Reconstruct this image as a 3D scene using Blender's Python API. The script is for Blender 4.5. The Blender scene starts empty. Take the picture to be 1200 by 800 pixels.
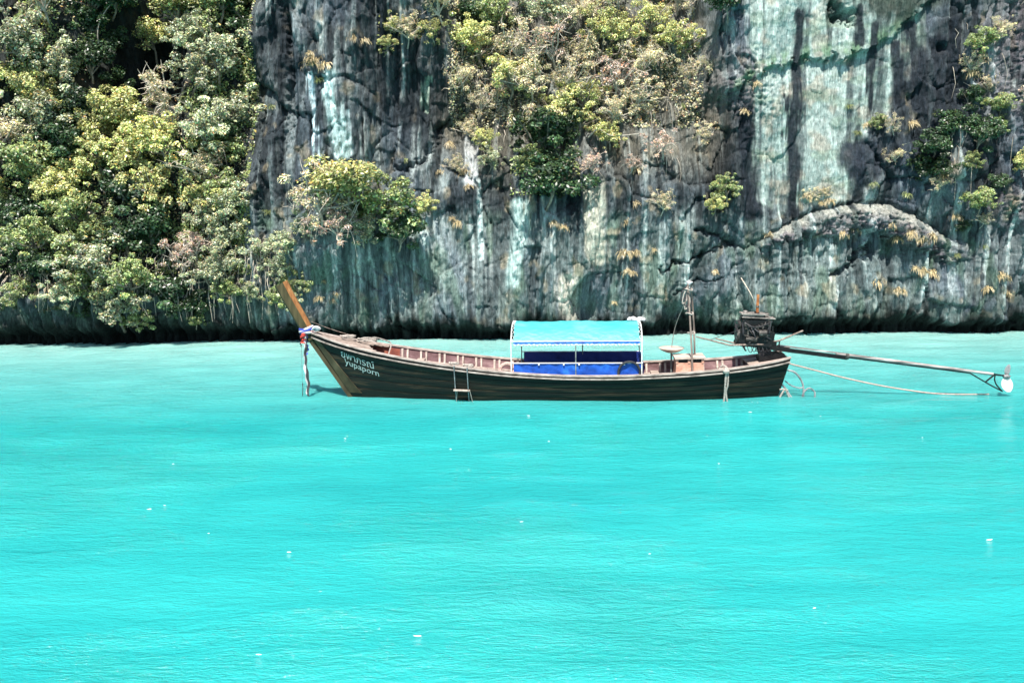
import bpy, math, random
import numpy as np
from mathutils import Vector, Matrix

random.seed(7)
R_ = math.radians
scene = bpy.context.scene
col = scene.collection

# ------------------------------------------------------------------ camera, sky, sun, exposure
CAM_H = 4.0
PITCH = math.atan(123 / 1040)
ROLL = R_(0.76)
cam_d = bpy.data.cameras.new('camera')
cam_d.sensor_width = 36.0
cam_d.lens = 36.0 * 1040 / 1200
cam_d.clip_start = 0.1
cam_d.clip_end = 2000
cam = bpy.data.objects.new('camera', cam_d)
col.objects.link(cam)
fw = Vector((0, math.cos(PITCH), -math.sin(PITCH)))
rt0 = Vector((1, 0, 0))
up0 = Vector((0, math.sin(PITCH), math.cos(PITCH)))
up = up0 * math.cos(ROLL) + rt0 * math.sin(ROLL)
rt = rt0 * math.cos(ROLL) - up0 * math.sin(ROLL)
cm = Matrix((rt, up, -fw)).transposed().to_4x4()
cm.translation = Vector((0, 0, CAM_H))
cam.matrix_world = cm
scene.camera = cam

SUN_EL, SUN_AZ = R_(59), R_(189)          # azimuth clockwise from +Y: behind the viewer, to the right
world = bpy.data.worlds.new('World')
scene.world = world
world.use_nodes = True
wn = world.node_tree
sky = wn.nodes.new('ShaderNodeTexSky')
sky.sky_type = 'NISHITA'
sky.sun_disc = False
sky.sun_elevation = SUN_EL
sky.sun_rotation = SUN_AZ
wn.links.new(sky.outputs[0], wn.nodes['Background'].inputs[0])
wn.nodes['Background'].inputs[1].default_value = 0.085
sun_d = bpy.data.lights.new('sun', 'SUN')
sun_d.energy = 4.6
sun_d.angle = R_(0.5)
sun_d.color = (1.0, 0.95, 0.86)
sun = bpy.data.objects.new('sun', sun_d)
col.objects.link(sun)
tosun = Vector((math.sin(SUN_AZ) * math.cos(SUN_EL), math.cos(SUN_AZ) * math.cos(SUN_EL), math.sin(SUN_EL)))
sun.rotation_euler = tosun.to_track_quat('Z', 'Y').to_euler()
sun.location = (20, -30, 40)
vs = scene.view_settings
vs.view_transform = 'Standard'
vs.look = 'None'
vs.gamma = 1.0
vs.exposure = 1.1
vs.use_curve_mapping = False
scene.cycles.max_bounces = 5
scene.cycles.diffuse_bounces = 2
scene.cycles.glossy_bounces = 2
scene.cycles.transmission_bounces = 2
scene.cycles.transparent_max_bounces = 4

# ------------------------------------------------------------------ materials
def new_mat(name):
    m = bpy.data.materials.new(name)
    m.use_nodes = True
    nt = m.node_tree
    return m, nt, nt.nodes['Principled BSDF'], nt.nodes['Material Output']

def N(nt, t, **kw):
    n = nt.nodes.new(t)
    for k, v in kw.items():
        if k in n.inputs.keys():
            n.inputs[k].default_value = v
        else:
            setattr(n, k, v)
    return n

def ramp(nt, src, stops):
    r = nt.nodes.new('ShaderNodeValToRGB')
    e = r.color_ramp.elements
    while len(e) < len(stops):
        e.new(0.5)
    for i, (p, c) in enumerate(stops):
        e[i].position = p
        e[i].color = (c[0], c[1], c[2], 1) if not isinstance(c, (int, float)) else (c, c, c, 1)
    nt.links.new(src, r.inputs[0])
    return r.outputs[0]

def coords(nt, scale=(1, 1, 1), kind='Object'):
    tc = nt.nodes.new('ShaderNodeTexCoord')
    mp = nt.nodes.new('ShaderNodeMapping')
    mp.inputs['Scale'].default_value = scale
    nt.links.new(tc.outputs[kind], mp.inputs[0])
    return mp.outputs[0]

def worn(name, c1, c2, c3=None, scale=(3, 3, 3), rough=0.7, bump=0.3, detail=6, metallic=0.0, spec=0.3, stops=(0.35, 0.55, 0.72)):
    """painted / wooden / metal surface with grain and stains"""
    m, nt, b, out = new_mat(name)
    co = coords(nt, scale)
    n1 = N(nt, 'ShaderNodeTexNoise', Scale=1.0, Detail=float(detail), Roughness=0.65)
    nt.links.new(co, n1.inputs['Vector'])
    st = [(stops[0], c1), (stops[1], c2)] + ([(stops[2], c3)] if c3 else [])
    c = ramp(nt, n1.outputs['Fac'], st)
    nt.links.new(c, b.inputs['Base Color'])
    b.inputs['Roughness'].default_value = rough
    b.inputs['Metallic'].default_value = metallic
    b.inputs['Specular IOR Level'].default_value = spec
    if bump:
        n2 = N(nt, 'ShaderNodeTexNoise', Scale=4.0, Detail=4.0)
        nt.links.new(co, n2.inputs['Vector'])
        bp = N(nt, 'ShaderNodeBump', Strength=bump, Distance=0.02)
        nt.links.new(n2.outputs['Fac'], bp.inputs['Height'])
        nt.links.new(bp.outputs[0], b.inputs['Normal'])
    return m

M = {}
M['hull'] = worn('hull_dark_paint', (.004, .005, .004), (.009, .008, .005), (.058, .036, .019), (.8, 3, 10), .66, .5, stops=(.36, .52, .69))
M['stem'] = worn('stem_wood', (.030, .024, .012), (.065, .052, .026), (.12, .095, .055), (3, 3, 1.5), .75, .4)
M['horn_shaded'] = worn('prow_wood_shaded', (.035, .029, .012), (.065, .053, .023), (.10, .082, .04), (14, 14, 1.5), .7, .4)  # shaded side of the post, its shade painted as dark olive
M['horn_lit'] = worn('prow_wood_lit', (.17, .065, .018), (.28, .12, .04), (.36, .19, .075), (16, 16, 1.5), .65, .35)  # same post's aft face, sunlight painted in as orange
M['rail'] = worn('weathered_rail', (.10, .08, .07), (.33, .27, .24), (.52, .45, .41), (4, 12, 12), .8, .3, stops=(.3, .5, .7))
M['inner'] = worn('inner_hull_paint', (.075, .035, .035), (.15, .085, .09), (.26, .17, .17), (2, 4, 5), .8, .3)
M['red_inner'] = worn('red_brown_board', (.12, .03, .02), (.22, .06, .035), (.30, .11, .07), (4, 4, 3), .8, .3)
M['rib'] = worn('pale_rib_paint', (.24, .18, .15), (.46, .39, .34), (.58, .5, .44), (8, 8, 3), .8, .3)
M['deck'] = worn('grey_deck_wood', (.16, .12, .10), (.34, .27, .23), (.48, .40, .35), (2, 14, 14), .85, .4)
M['floor'] = worn('floor_board', (.17, .11, .09), (.34, .25, .21), (.55, .45, .4), (2, 10, 10), .85, .4)
M['white_pipe'] = worn('white_painted_pipe', (.55, .55, .53), (.78, .78, .76), None, (6, 6, 6), .4, 0)
M['grey_pipe'] = worn('dull_steel_pipe', (.09, .11, .11), (.22, .25, .25), None, (6, 6, 6), .45, 0)
M['blue'] = worn('royal_blue_tarp', (.008, .045, .26), (.012, .085, .44), (.03, .20, .60), (3, 3, 2), .5, .5, stops=(.35, .55, .78))
M['blue_shaded'] = worn('blue_tarp_shaded', (.008, .018, .11), (.012, .03, .18), None, (3, 3, 3), .55, .3)  # blue tarp darkened, shade under the canopy painted in
M['valance'] = worn('blue_valance', (.01, .06, .30), (.03, .17, .50), None, (9, 9, 9), .6, .3)
M['fringe'] = worn('pale_fringe', (.55, .60, .58), (.80, .82, .80), None, (9, 9, 9), .8, 0)
M['rope'] = worn('pale_rope', (.20, .17, .15), (.42, .37, .33), None, (30, 30, 30), .9, .4)
M['rope_pink'] = worn('faded_pink_rope', (.30, .19, .16), (.46, .33, .29), None, (20, 20, 20), .9, .2)
M['dark_rope'] = worn('wet_dark_rope', (.015, .014, .016), (.05, .045, .05), None, (20, 20, 20), .7, .3)
M['pole'] = worn('bare_pole_wood', (.11, .075, .065), (.26, .20, .17), (.42, .35, .31), (18, 18, 2), .8, .3)
M['salmon'] = worn('salmon_paint', (.36, .17, .12), (.58, .33, .24), (.68, .5, .4), (4, 4, 5), .8, .3)
M['lid'] = worn('bleached_board', (.28, .22, .18), (.46, .39, .34), None, (3, 9, 9), .85, .3)
M['black'] = worn('oily_black_metal', (.004, .004, .005), (.010, .010, .011), (.05, .045, .04), (8, 8, 8), .45, .3, spec=.25, stops=(.35, .6, .8))
M['engine_grey'] = worn('engine_grey_metal', (.015, .015, .015), (.06, .055, .05), (.22, .20, .18), (9, 9, 9), .5, .3, metallic=.2)
M['engine_pale'] = worn('chalky_plate', (.06, .055, .05), (.26, .23, .21), (.46, .42, .38), (8, 8, 8), .7, .4)
M['rust'] = worn('rusty_pipe', (.20, .06, .02), (.40, .15, .05), (.5, .24, .1), (10, 10, 6), .8, .3)
M['shaft'] = worn('worn_shaft_metal', (.05, .045, .045), (.28, .24, .23), (.6, .54, .52), (1.2, 14, 14), .5, .2, metallic=.2, stops=(.34, .5, .66))
M['prop_grey'] = worn('prop_grey', (.14, .14, .14), (.36, .36, .36), None, (9, 9, 9), .4, 0, metallic=.4)
M['prop_glint'] = worn('prop_painted_glint', (.50, .48, .45), (.66, .64, .60), None, (9, 9, 9), .35, 0)  # sun glint on the lower blade painted as near-white
M['rubber'] = worn('black_rubber', (.012, .012, .014), (.035, .035, .04), (.2, .2, .2), (9, 9, 9), .6, .2, stops=(.35, .6, .85))
M['text'] = worn('white_lettering', (.22, .30, .28), (.44, .52, .50), None, (14, 14, 14), .7, 0)
M['cloth_white'] = worn('sash_white', (.36, .33, .34), (.56, .53, .54), None, (9, 9, 9), .9, .2)
M['cloth_blue'] = worn('sash_blue', (.02, .03, .22), (.05, .08, .40), None, (9, 9, 9), .9, .2)
M['cloth_red'] = worn('sash_red', (.30, .02, .02), (.52, .07, .05), None, (9, 9, 9), .9, .2)
M['steel'] = worn('stern_hoop_steel', (.12, .12, .13), (.30, .29, .30), (.5, .48, .48), (9, 9, 9), .5, 0, metallic=.2)
M['bark'] = worn('bark', (.10, .08, .06), (.24, .20, .16), (.40, .35, .30), (8, 8, 3), .9, .4)
M['twig'] = worn('pale_twig', (.30, .25, .20), (.50, .44, .37), None, (8, 8, 8), .9, 0)
M['foam'] = worn('foam', (.85, .85, .82), (.9, .9, .88), None, (9, 9, 9), .6, 0)

def canopy_mat():
    m, nt, b, out = new_mat('cyan_canopy_tarp')
    co = coords(nt, (1.2, 2, 2))
    n1 = N(nt, 'ShaderNodeTexNoise', Scale=1.5, Detail=5.0)
    nt.links.new(co, n1.inputs['Vector'])
    c = ramp(nt, n1.outputs['Fac'], [(.3, (.03, .30, .34)), (.55, (.05, .38, .41)), (.75, (.11, .44, .45))])
    nt.links.new(c, b.inputs['Base Color'])
    b.inputs['Roughness'].default_value = .5
    n2 = N(nt, 'ShaderNodeTexNoise', Scale=5.0, Detail=3.0)
    nt.links.new(co, n2.inputs['Vector'])
    bp = N(nt, 'ShaderNodeBump', Strength=.6, Distance=.04)
    nt.links.new(n2.outputs['Fac'], bp.inputs['Height'])
    nt.links.new(bp.outputs[0], b.inputs['Normal'])
    return m
M['canopy'] = canopy_mat()

def rock_mat():
    m, nt, b, out = new_mat('limestone')
    at = N(nt, 'ShaderNodeAttribute', attribute_name='rock_col')
    co = coords(nt, (1, 1, 0.22))
    n1 = N(nt, 'ShaderNodeTexNoise', Scale=13.0, Detail=8.0, Roughness=.78)
    nt.links.new(co, n1.inputs['Vector'])
    v = ramp(nt, n1.outputs['Fac'], [(.31, .36), (.5, .90), (.69, 1.75)])
    mx = N(nt, 'ShaderNodeMix', data_type='RGBA', blend_type='MULTIPLY')
    mx.inputs[0].default_value = 1.0
    nt.links.new(at.outputs['Color'], mx.inputs[6])
    nt.links.new(v, mx.inputs[7])
    nt.links.new(mx.outputs[2], b.inputs['Base Color'])
    b.inputs['Roughness'].default_value = .9
    b.inputs['Specular IOR Level'].default_value = .15
    co2 = coords(nt, (1, 1, .6))
    n2 = N(nt, 'ShaderNodeTexNoise', Scale=9.0, Detail=8.0, Roughness=.7)
    nt.links.new(co2, n2.inputs['Vector'])
    vo = N(nt, 'ShaderNodeTexVoronoi', Scale=4.5)
    nt.links.new(co2, vo.inputs['Vector'])
    ad = N(nt, 'ShaderNodeMath', operation='ADD')
    nt.links.new(n2.outputs['Fac'], ad.inputs[0])
    nt.links.new(vo.outputs['Distance'], ad.inputs[1])
    bp = N(nt, 'ShaderNodeBump', Strength=1.0, Distance=.08)
    nt.links.new(ad.outputs[0], bp.inputs['Height'])
    nt.links.new(bp.outputs[0], b.inputs['Normal'])
    return m
M['rock'] = rock_mat()

def leaf_mat(name, rgb, trans=.22):
    m, nt, b, out = new_mat(name)
    nt.nodes.remove(b)
    at = N(nt, 'ShaderNodeAttribute', attribute_name='leaf_tint')
    oi = N(nt, 'ShaderNodeObjectInfo')
    hs = N(nt, 'ShaderNodeHueSaturation')
    mr = N(nt, 'ShaderNodeMapRange')
    mr.inputs[3].default_value = .75
    mr.inputs[4].default_value = 1.2
    nt.links.new(oi.outputs['Random'], mr.inputs[0])
    nt.links.new(mr.outputs[0], hs.inputs['Value'])
    mx = N(nt, 'ShaderNodeMix', data_type='RGBA', blend_type='MULTIPLY')
    mx.inputs[0].default_value = 1.0
    mx.inputs[6].default_value = (*rgb, 1)
    nt.links.new(at.outputs['Color'], mx.inputs[7])
    nt.links.new(mx.outputs[2], hs.inputs['Color'])
    d = N(nt, 'ShaderNodeBsdfDiffuse')
    t = N(nt, 'ShaderNodeBsdfTranslucent')
    g = N(nt, 'ShaderNodeBsdfGlossy', Roughness=.38)
    nt.links.new(hs.outputs[0], d.inputs[0])
    nt.links.new(hs.outputs[0], t.inputs[0])
    m1 = N(nt, 'ShaderNodeMixShader')
    m1.inputs[0].default_value = trans
    nt.links.new(d.outputs[0], m1.inputs[1])
    nt.links.new(t.outputs[0], m1.inputs[2])
    m2 = N(nt, 'ShaderNodeMixShader')
    m2.inputs[0].default_value = .05
    nt.links.new(m1.outputs[0], m2.inputs[1])
    nt.links.new(g.outputs[0], m2.inputs[2])
    nt.links.new(m2.outputs[0], out.inputs[0])
    return m
LEAF = {'yellow': leaf_mat('yellow_green_leaf', (.46, .45, .17)),
        'green': leaf_mat('mid_green_leaf', (.23, .27, .10)),
        'dark': leaf_mat('dark_green_shade_leaf', (.036, .068, .027)),  # dark green foliage; also paints shade into the slope's hollows
        'silver': leaf_mat('grey_green_leaf', (.35, .365, .215)),
        'pink': leaf_mat('pinkish_dry_leaf', (.46, .33, .25)),
        'tan': leaf_mat('tan_leaf', (.50, .43, .26)),
        'straw': leaf_mat('straw_blade', (.52, .42, .24))}

def water_mat():
    m, nt, b, out = new_mat('turquoise_water')
    tc = N(nt, 'ShaderNodeTexCoord')
    sep = N(nt, 'ShaderNodeSeparateXYZ')
    nt.links.new(tc.outputs['Object'], sep.inputs[0])
    # shallower, paler water over the sand towards the cliff foot
    shal = N(nt, 'ShaderNodeMapRange')
    shal.inputs[1].default_value = 19.0
    shal.inputs[2].default_value = 35.0
    nt.links.new(sep.outputs[1], shal.inputs[0])
    co = coords(nt, (.10, .42, 1))
    n1 = N(nt, 'ShaderNodeTexNoise', Scale=1.0, Detail=4.0, Roughness=.6, Distortion=.6)
    nt.links.new(co, n1.inputs['Vector'])
    deep = ramp(nt, n1.outputs['Fac'], [(.30, (.014, .285, .292)), (.52, (.019, .33, .33)), (.74, (.028, .365, .358))])
    mx = N(nt, 'ShaderNodeMix', data_type='RGBA')
    mx.inputs[7].default_value = (.26, .50, .465, 1)
    sc = ramp(nt, shal.outputs[0], [(0., 0.), (.5, .38), (1., 1.)])
    nt.links.new(sc, mx.inputs[0])
    nt.links.new(deep, mx.inputs[6])
    nt.links.new(mx.outputs[2], b.inputs['Base Color'])
    b.inputs['Roughness'].default_value = .10
    b.inputs['IOR'].default_value = 1.33
    b.inputs['Specular IOR Level'].default_value = .44
    b.subsurface_method = 'BURLEY'
    b.inputs['Subsurface Weight'].default_value = .35
    b.inputs['Subsurface Radius'].default_value = (.25, 1.0, 1.0)
    b.inputs['Subsurface Scale'].default_value = .9
    h = None
    for sc_, dist, rot, w in (((2.2, 6.0, 1), .5, .15, .5), ((6.0, 17.0, 1), .8, -.2, .32), ((17.0, 42.0, 1), .6, .25, .16)):
        mp = N(nt, 'ShaderNodeMapping')
        mp.inputs['Scale'].default_value = sc_
        mp.inputs['Rotation'].default_value = (0, 0, rot)
        nt.links.new(tc.outputs['Object'], mp.inputs[0])
        nn = N(nt, 'ShaderNodeTexNoise', Scale=1.0, Detail=3.0, Roughness=.55, Distortion=dist)
        nt.links.new(mp.outputs[0], nn.inputs['Vector'])
        mu = N(nt, 'ShaderNodeMath', operation='MULTIPLY')
        mu.inputs[1].default_value = w
        nt.links.new(nn.outputs['Fac'], mu.inputs[0])
        if h is None:
            h = mu.outputs[0]
        else:
            ad = N(nt, 'ShaderNodeMath', operation='ADD')
            nt.links.new(h, ad.inputs[0])
            nt.links.new(mu.outputs[0], ad.inputs[1])
            h = ad.outputs[0]
    pn = N(nt, 'ShaderNodeTexNoise', Scale=.16, Detail=3.0)
    nt.links.new(tc.outputs['Object'], pn.inputs['Vector'])
    bp = N(nt, 'ShaderNodeBump', Strength=.75, Distance=.20)
    nt.links.new(ramp(nt, pn.outputs['Fac'], [(.35, .45), (.62, 1.0)]), bp.inputs['Strength'])
    nt.links.new(h, bp.inputs['Height'])
    nt.links.new(bp.outputs[0], b.inputs['Normal'])
    return m
M['water'] = water_mat()

# ------------------------------------------------------------------ numpy noise
_rng = np.random.default_rng(11)
_perm = _rng.permutation(1024)
_perm = np.concatenate([_perm, _perm])
_ang = _rng.uniform(0, 2 * np.pi, 2048)
def pnoise(x, y, seed=0):
    x = np.asarray(x, float) + seed * 17.31
    y = np.asarray(y, float) + seed * 9.77
    xi = np.floor(x).astype(int)
    yi = np.floor(y).astype(int)
    xf = x - xi
    yf = y - yi
    u = xf * xf * xf * (xf * (xf * 6 - 15) + 10)
    v = yf * yf * yf * (yf * (yf * 6 - 15) + 10)
    def g(ix, iy, dx, dy):
        a = _ang[_perm[(_perm[ix & 1023] + iy) & 1023]]
        return np.cos(a) * dx + np.sin(a) * dy
    n00 = g(xi, yi, xf, yf)
    n10 = g(xi + 1, yi, xf - 1, yf)
    n01 = g(xi, yi + 1, xf, yf - 1)
    n11 = g(xi + 1, yi + 1, xf - 1, yf - 1)
    return ((n00 * (1 - u) + n10 * u) * (1 - v) + (n01 * (1 - u) + n11 * u) * v) * 1.5
def fbm(x, y, oct=4, seed=0, gain=.5):
    s = 0
    a = 1
    for i in range(oct):
        s = s + a * pnoise(x * 2 ** i, y * 2 ** i, seed + i * 3)
        a *= gain
    return s
def ridged(x, y, oct=3, seed=0, gain=.5):
    s = 0
    a = 1
    for i in range(oct):
        s = s + a * (1 - 2 * np.abs(pnoise(x * 2 ** i, y * 2 ** i, seed + i * 5)))
        a *= gain
    return s
def sstep(a, b, x):
    t = np.clip((x - a) / (b - a), 0, 1)
    return t * t * (3 - 2 * t)
def seg_dist(px, py, pts):
    best = np.full(np.shape(px), 1e9)
    for (x0, y0), (x1, y1) in zip(pts[:-1], pts[1:]):
        dx, dy = x1 - x0, y1 - y0
        t = np.clip(((px - x0) * dx + (py - y0) * dy) / (dx * dx + dy * dy), 0, 1)
        best = np.minimum(best, np.hypot(px - x0 - t * dx, py - y0 - t * dy))
    return best

def facets(x, y, seed):
    """jittered cells: returns (distance to cell border, per-cell random, offset from the cell centre)"""
    xi = np.floor(x).astype(int)
    yi = np.floor(y).astype(int)
    f1 = np.full(x.shape, 9.0)
    f2 = np.full(x.shape, 9.0)
    rid = np.zeros(x.shape)
    dxx = np.zeros(x.shape)
    dyy = np.zeros(x.shape)
    for i in (-1, 0, 1):
        for j in (-1, 0, 1):
            h = _perm[(_perm[(xi + i + seed) & 1023] + yi + j) & 1023]
            cx = xi + i + .5 + .45 * np.sin(h * 12.9)
            cy = yi + j + .5 + .45 * np.cos(h * 7.3)
            dx, dy = x - cx, y - cy
            d = np.hypot(dx, dy)
            near = d < f1
            f2 = np.where(near, f1, np.minimum(f2, d))
            rid = np.where(near, (h % 97) / 97.0, rid)
            dxx = np.where(near, dx, dxx)
            dyy = np.where(near, dy, dyy)
            f1 = np.where(near, d, f1)
    return f2 - f1, rid, dxx, dyy

# ------------------------------------------------------------------ mesh helpers
def link(name, me, mat=None, parent=None):
    o = bpy.data.objects.new(name, me)
    if mat is not None and me is not None and len(me.materials) == 0:
        me.materials.append(mat)
    col.objects.link(o)
    o.parent = parent
    return o

def np_mesh(name, V, F, smooth=False, attr=None):
    """V (n,3); F list of arrays (m,k)"""
    me = bpy.data.meshes.new(name)
    V = np.asarray(V, np.float32)
    if not isinstance(F, list):
        F = [F]
    F = [np.asarray(f, np.int32) for f in F if len(f)]
    nl = sum(f.size for f in F)
    npoly = sum(len(f) for f in F)
    me.vertices.add(len(V))
    me.vertices.foreach_set('co', V.ravel())
    me.loops.add(nl)
    me.loops.foreach_set('vertex_index', np.concatenate([f.ravel() for f in F]))
    me.polygons.add(npoly)
    tot = np.concatenate([np.full(len(f), f.shape[1], np.int32) for f in F])
    st = np.concatenate([[0], np.cumsum(tot)[:-1]]).astype(np.int32)
    me.polygons.foreach_set('loop_start', st)
    me.polygons.foreach_set('loop_total', tot)
    if smooth:
        me.polygons.foreach_set('use_smooth', np.ones(npoly, bool))
    if attr:
        nm, c = attr
        a = me.attributes.new(nm, 'FLOAT_COLOR', 'POINT')
        a.data.foreach_set('color', np.concatenate([c, np.ones((len(c), 1))], 1).astype(np.float32).ravel())
    me.update(calc_edges=True)
    me.validate()
    return me

OFF = {}
class MB:
    def __init__(self):
        self.v = []
        self.f = []
    def add(self, vs, fs):
        k = len(self.v)
        self.v += [tuple(p) for p in vs]
        self.f += [tuple(i + k for i in q) for q in fs]
        return self
    def box(self, c, s, rot=None, taper=1.0):
        x, y, z = s[0] / 2, s[1] / 2, s[2] / 2
        vs = [Vector((sx * x * (taper if sz > 0 else 1), sy * y * (taper if sz > 0 else 1), sz * z)) for sz in (-1, 1) for sx, sy in ((-1, -1), (1, -1), (1, 1), (-1, 1))]
        if rot is not None:
            vs = [rot @ p for p in vs]
        return self.add([p + Vector(c) for p in vs], [(3, 2, 1, 0), (4, 5, 6, 7), (0, 1, 5, 4), (1, 2, 6, 5), (2, 3, 7, 6), (3, 0, 4, 7)])
    def bar(self, p0, p1, w, h):
        p0, p1 = Vector(p0), Vector(p1)
        d = p1 - p0
        q = d.to_track_quat('X', 'Z').to_matrix()
        return self.box((p0 + p1) / 2, (d.length, w, h), q)
    def tube(self, pts, r, n=8, closed=False):
        pts = [Vector(p) for p in pts]
        m = len(pts)
        rs = r if isinstance(r, (list, tuple)) else [r] * m
        nrm = None
        rings = []
        for i, p in enumerate(pts):
            if closed:
                t = pts[(i + 1) % m] - pts[i - 1]
            else:
                t = pts[min(i + 1, m - 1)] - pts[max(i - 1, 0)]
            t.normalize()
            if nrm is None:
                nrm = t.orthogonal().normalized()
            nrm = (nrm - t * nrm.dot(t))
            if nrm.length < 1e-5:
                nrm = t.orthogonal()
            nrm.normalize()
            bn = t.cross(nrm)
            rings.append([p + (nrm * math.cos(a) + bn * math.sin(a)) * rs[i] for a in [2 * math.pi * k / n for k in range(n)]])
        vs = [p for rg in rings for p in rg]
        fs = []
        for i in range(m if closed else m - 1):
            j = (i + 1) % m
            for k in range(n):
                fs.append((i * n + k, i * n + (k + 1) % n, j * n + (k + 1) % n, j * n + k))
        if not closed:
            fs.append(tuple(range(n))[::-1])
            fs.append(tuple((m - 1) * n + k for k in range(n)))
        return self.add(vs, fs)
    def lathe(self, prof, c, n=16, axis='Z'):
        vs = []
        for r, z in prof:
            for k in range(n):
                a = 2 * math.pi * k / n
                p = (r * math.cos(a), r * math.sin(a), z)
                if axis == 'X':
                    p = (z, p[0], p[1])
                if axis == 'Y':
                    p = (p[1], z, p[0])
                vs.append(Vector(p) + Vector(c))
        fs = []
        m = len(prof)
        for i in range(m - 1):
            for k in range(n):
                fs.append((i * n + k, i * n + (k + 1) % n, (i + 1) * n + (k + 1) % n, (i + 1) * n + k))
        fs.append(tuple(range(n))[::-1])
        fs.append(tuple((m - 1) * n + k for k in range(n)))
        return self.add(vs, fs)
    def sheet(self, P, t=0.0, closed=False):
        """grid of points P[i][j]; t>0 gives thickness along the normal"""
        nu, nv = len(P), len(P[0])
        A = np.array([[tuple(q) for q in r] for r in P], float)
        if t == 0:
            self.add(A.reshape(-1, 3), [(i * nv + j, i * nv + j + 1, (i + 1) * nv + j + 1, (i + 1) * nv + j) for i in range(nu - 1) for j in range(nv - 1)])
            return self
        du = np.gradient(A, axis=0)
        dv = np.gradient(A, axis=1)
        nn = np.cross(du, dv)
        nn /= np.maximum(np.linalg.norm(nn, axis=2, keepdims=True), 1e-9)
        Bk = A - nn * t
        vs = np.concatenate([A.reshape(-1, 3), Bk.reshape(-1, 3)])
        o = nu * nv
        fs = []
        for i in range(nu - 1):
            for j in range(nv - 1):
                a, b, c, d = i * nv + j, i * nv + j + 1, (i + 1) * nv + j + 1, (i + 1) * nv + j
                fs += [(a, d, c, b), (o + a, o + b, o + c, o + d)]
        edge = [(0, j) for j in range(nv)] + [(i, nv - 1) for i in range(1, nu)] + [(nu - 1, j) for j in range(nv - 2, -1, -1)] + [(i, 0) for i in range(nu - 2, 0, -1)]
        ids = [i * nv + j for i, j in edge]
        for k in range(len(ids)):
            a, b = ids[k], ids[(k + 1) % len(ids)]
            fs.append((a, b, o + b, o + a))
        self.add(vs, fs)
        return self
    def build(self, name, mat, parent=None, smooth=False):
        root = parent
        while root is not None and root.parent is not None:
            root = root.parent
        off = OFF.get(root.name, (0, 0, 0)) if root is not None else (0, 0, 0)
        me = bpy.data.meshes.new(name)
        me.from_pydata([(p[0] - off[0], p[1] - off[1], p[2] - off[2]) for p in self.v], [], self.f)
        me.update()
        if smooth:
            me.polygons.foreach_set('use_smooth', np.ones(len(me.polygons), bool))
            try:
                me.set_sharp_from_angle(angle=R_(40))
            except Exception:
                pass
        me.validate()
        return link(name, me, mat, parent)

def tag(o, label=None, cat=None, group=None, kind=None):
    if label: o['label'] = label
    if cat: o['category'] = cat
    if group: o['group'] = group
    if kind: o['kind'] = kind
    return o

# ------------------------------------------------------------------ the cliff
CL_Y = 34.8
SC = 29.9            # survey units per metre on the cliff face
def to_s(x, z):      # metres on the cliff face -> survey sheet (u to the right, v downwards)
    u = 600 + SC * x
    return u, 277 - .01326 * (u - 600) + (4 - z) * SC
def from_s(u, v):
    return (u - 600) / SC, 4 - (v - 277 + .01326 * (u - 600)) / SC

def gs(u, v, cu, cv, su, sv):
    return np.exp(-((u - cu) / su) ** 2 - ((v - cv) / sv) ** 2)

LEDGE_ARCH = [(872, 292), (905, 272), (950, 250), (1000, 238), (1040, 240), (1075, 258), (1100, 275), (1140, 292), (1200, 298)]
LEDGE_DIAG = [(780, 150), (840, 122), (900, 86), (940, 75), (990, 72), (1030, 55), (1065, 25), (1085, 0)]
CRACKS = [([(770, 320), (800, 308), (835, 292), (858, 282)], 2.4, .5), ([(978, 322), (998, 303), (1018, 290)], 6.0, 1.0),
          ([(815, 270), (845, 280), (870, 290)], 3.5, .6), ([(790, 345), (815, 333), (850, 325)], 2.0, .3),
          ([(700, 60), (730, 100), (760, 140)], 5.0, .5), ([(340, 0), (352, 90), (345, 190)], 6.0, .6), ([(300, 70), (310, 180), (318, 290)], 5, .5),
          ([(560, 210), (570, 290)], 3, .3), ([(520, 150), (500, 190), (470, 200)], 6, .6), ([(860, 280), (868, 330), (880, 380)], 5, .5)]

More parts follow.
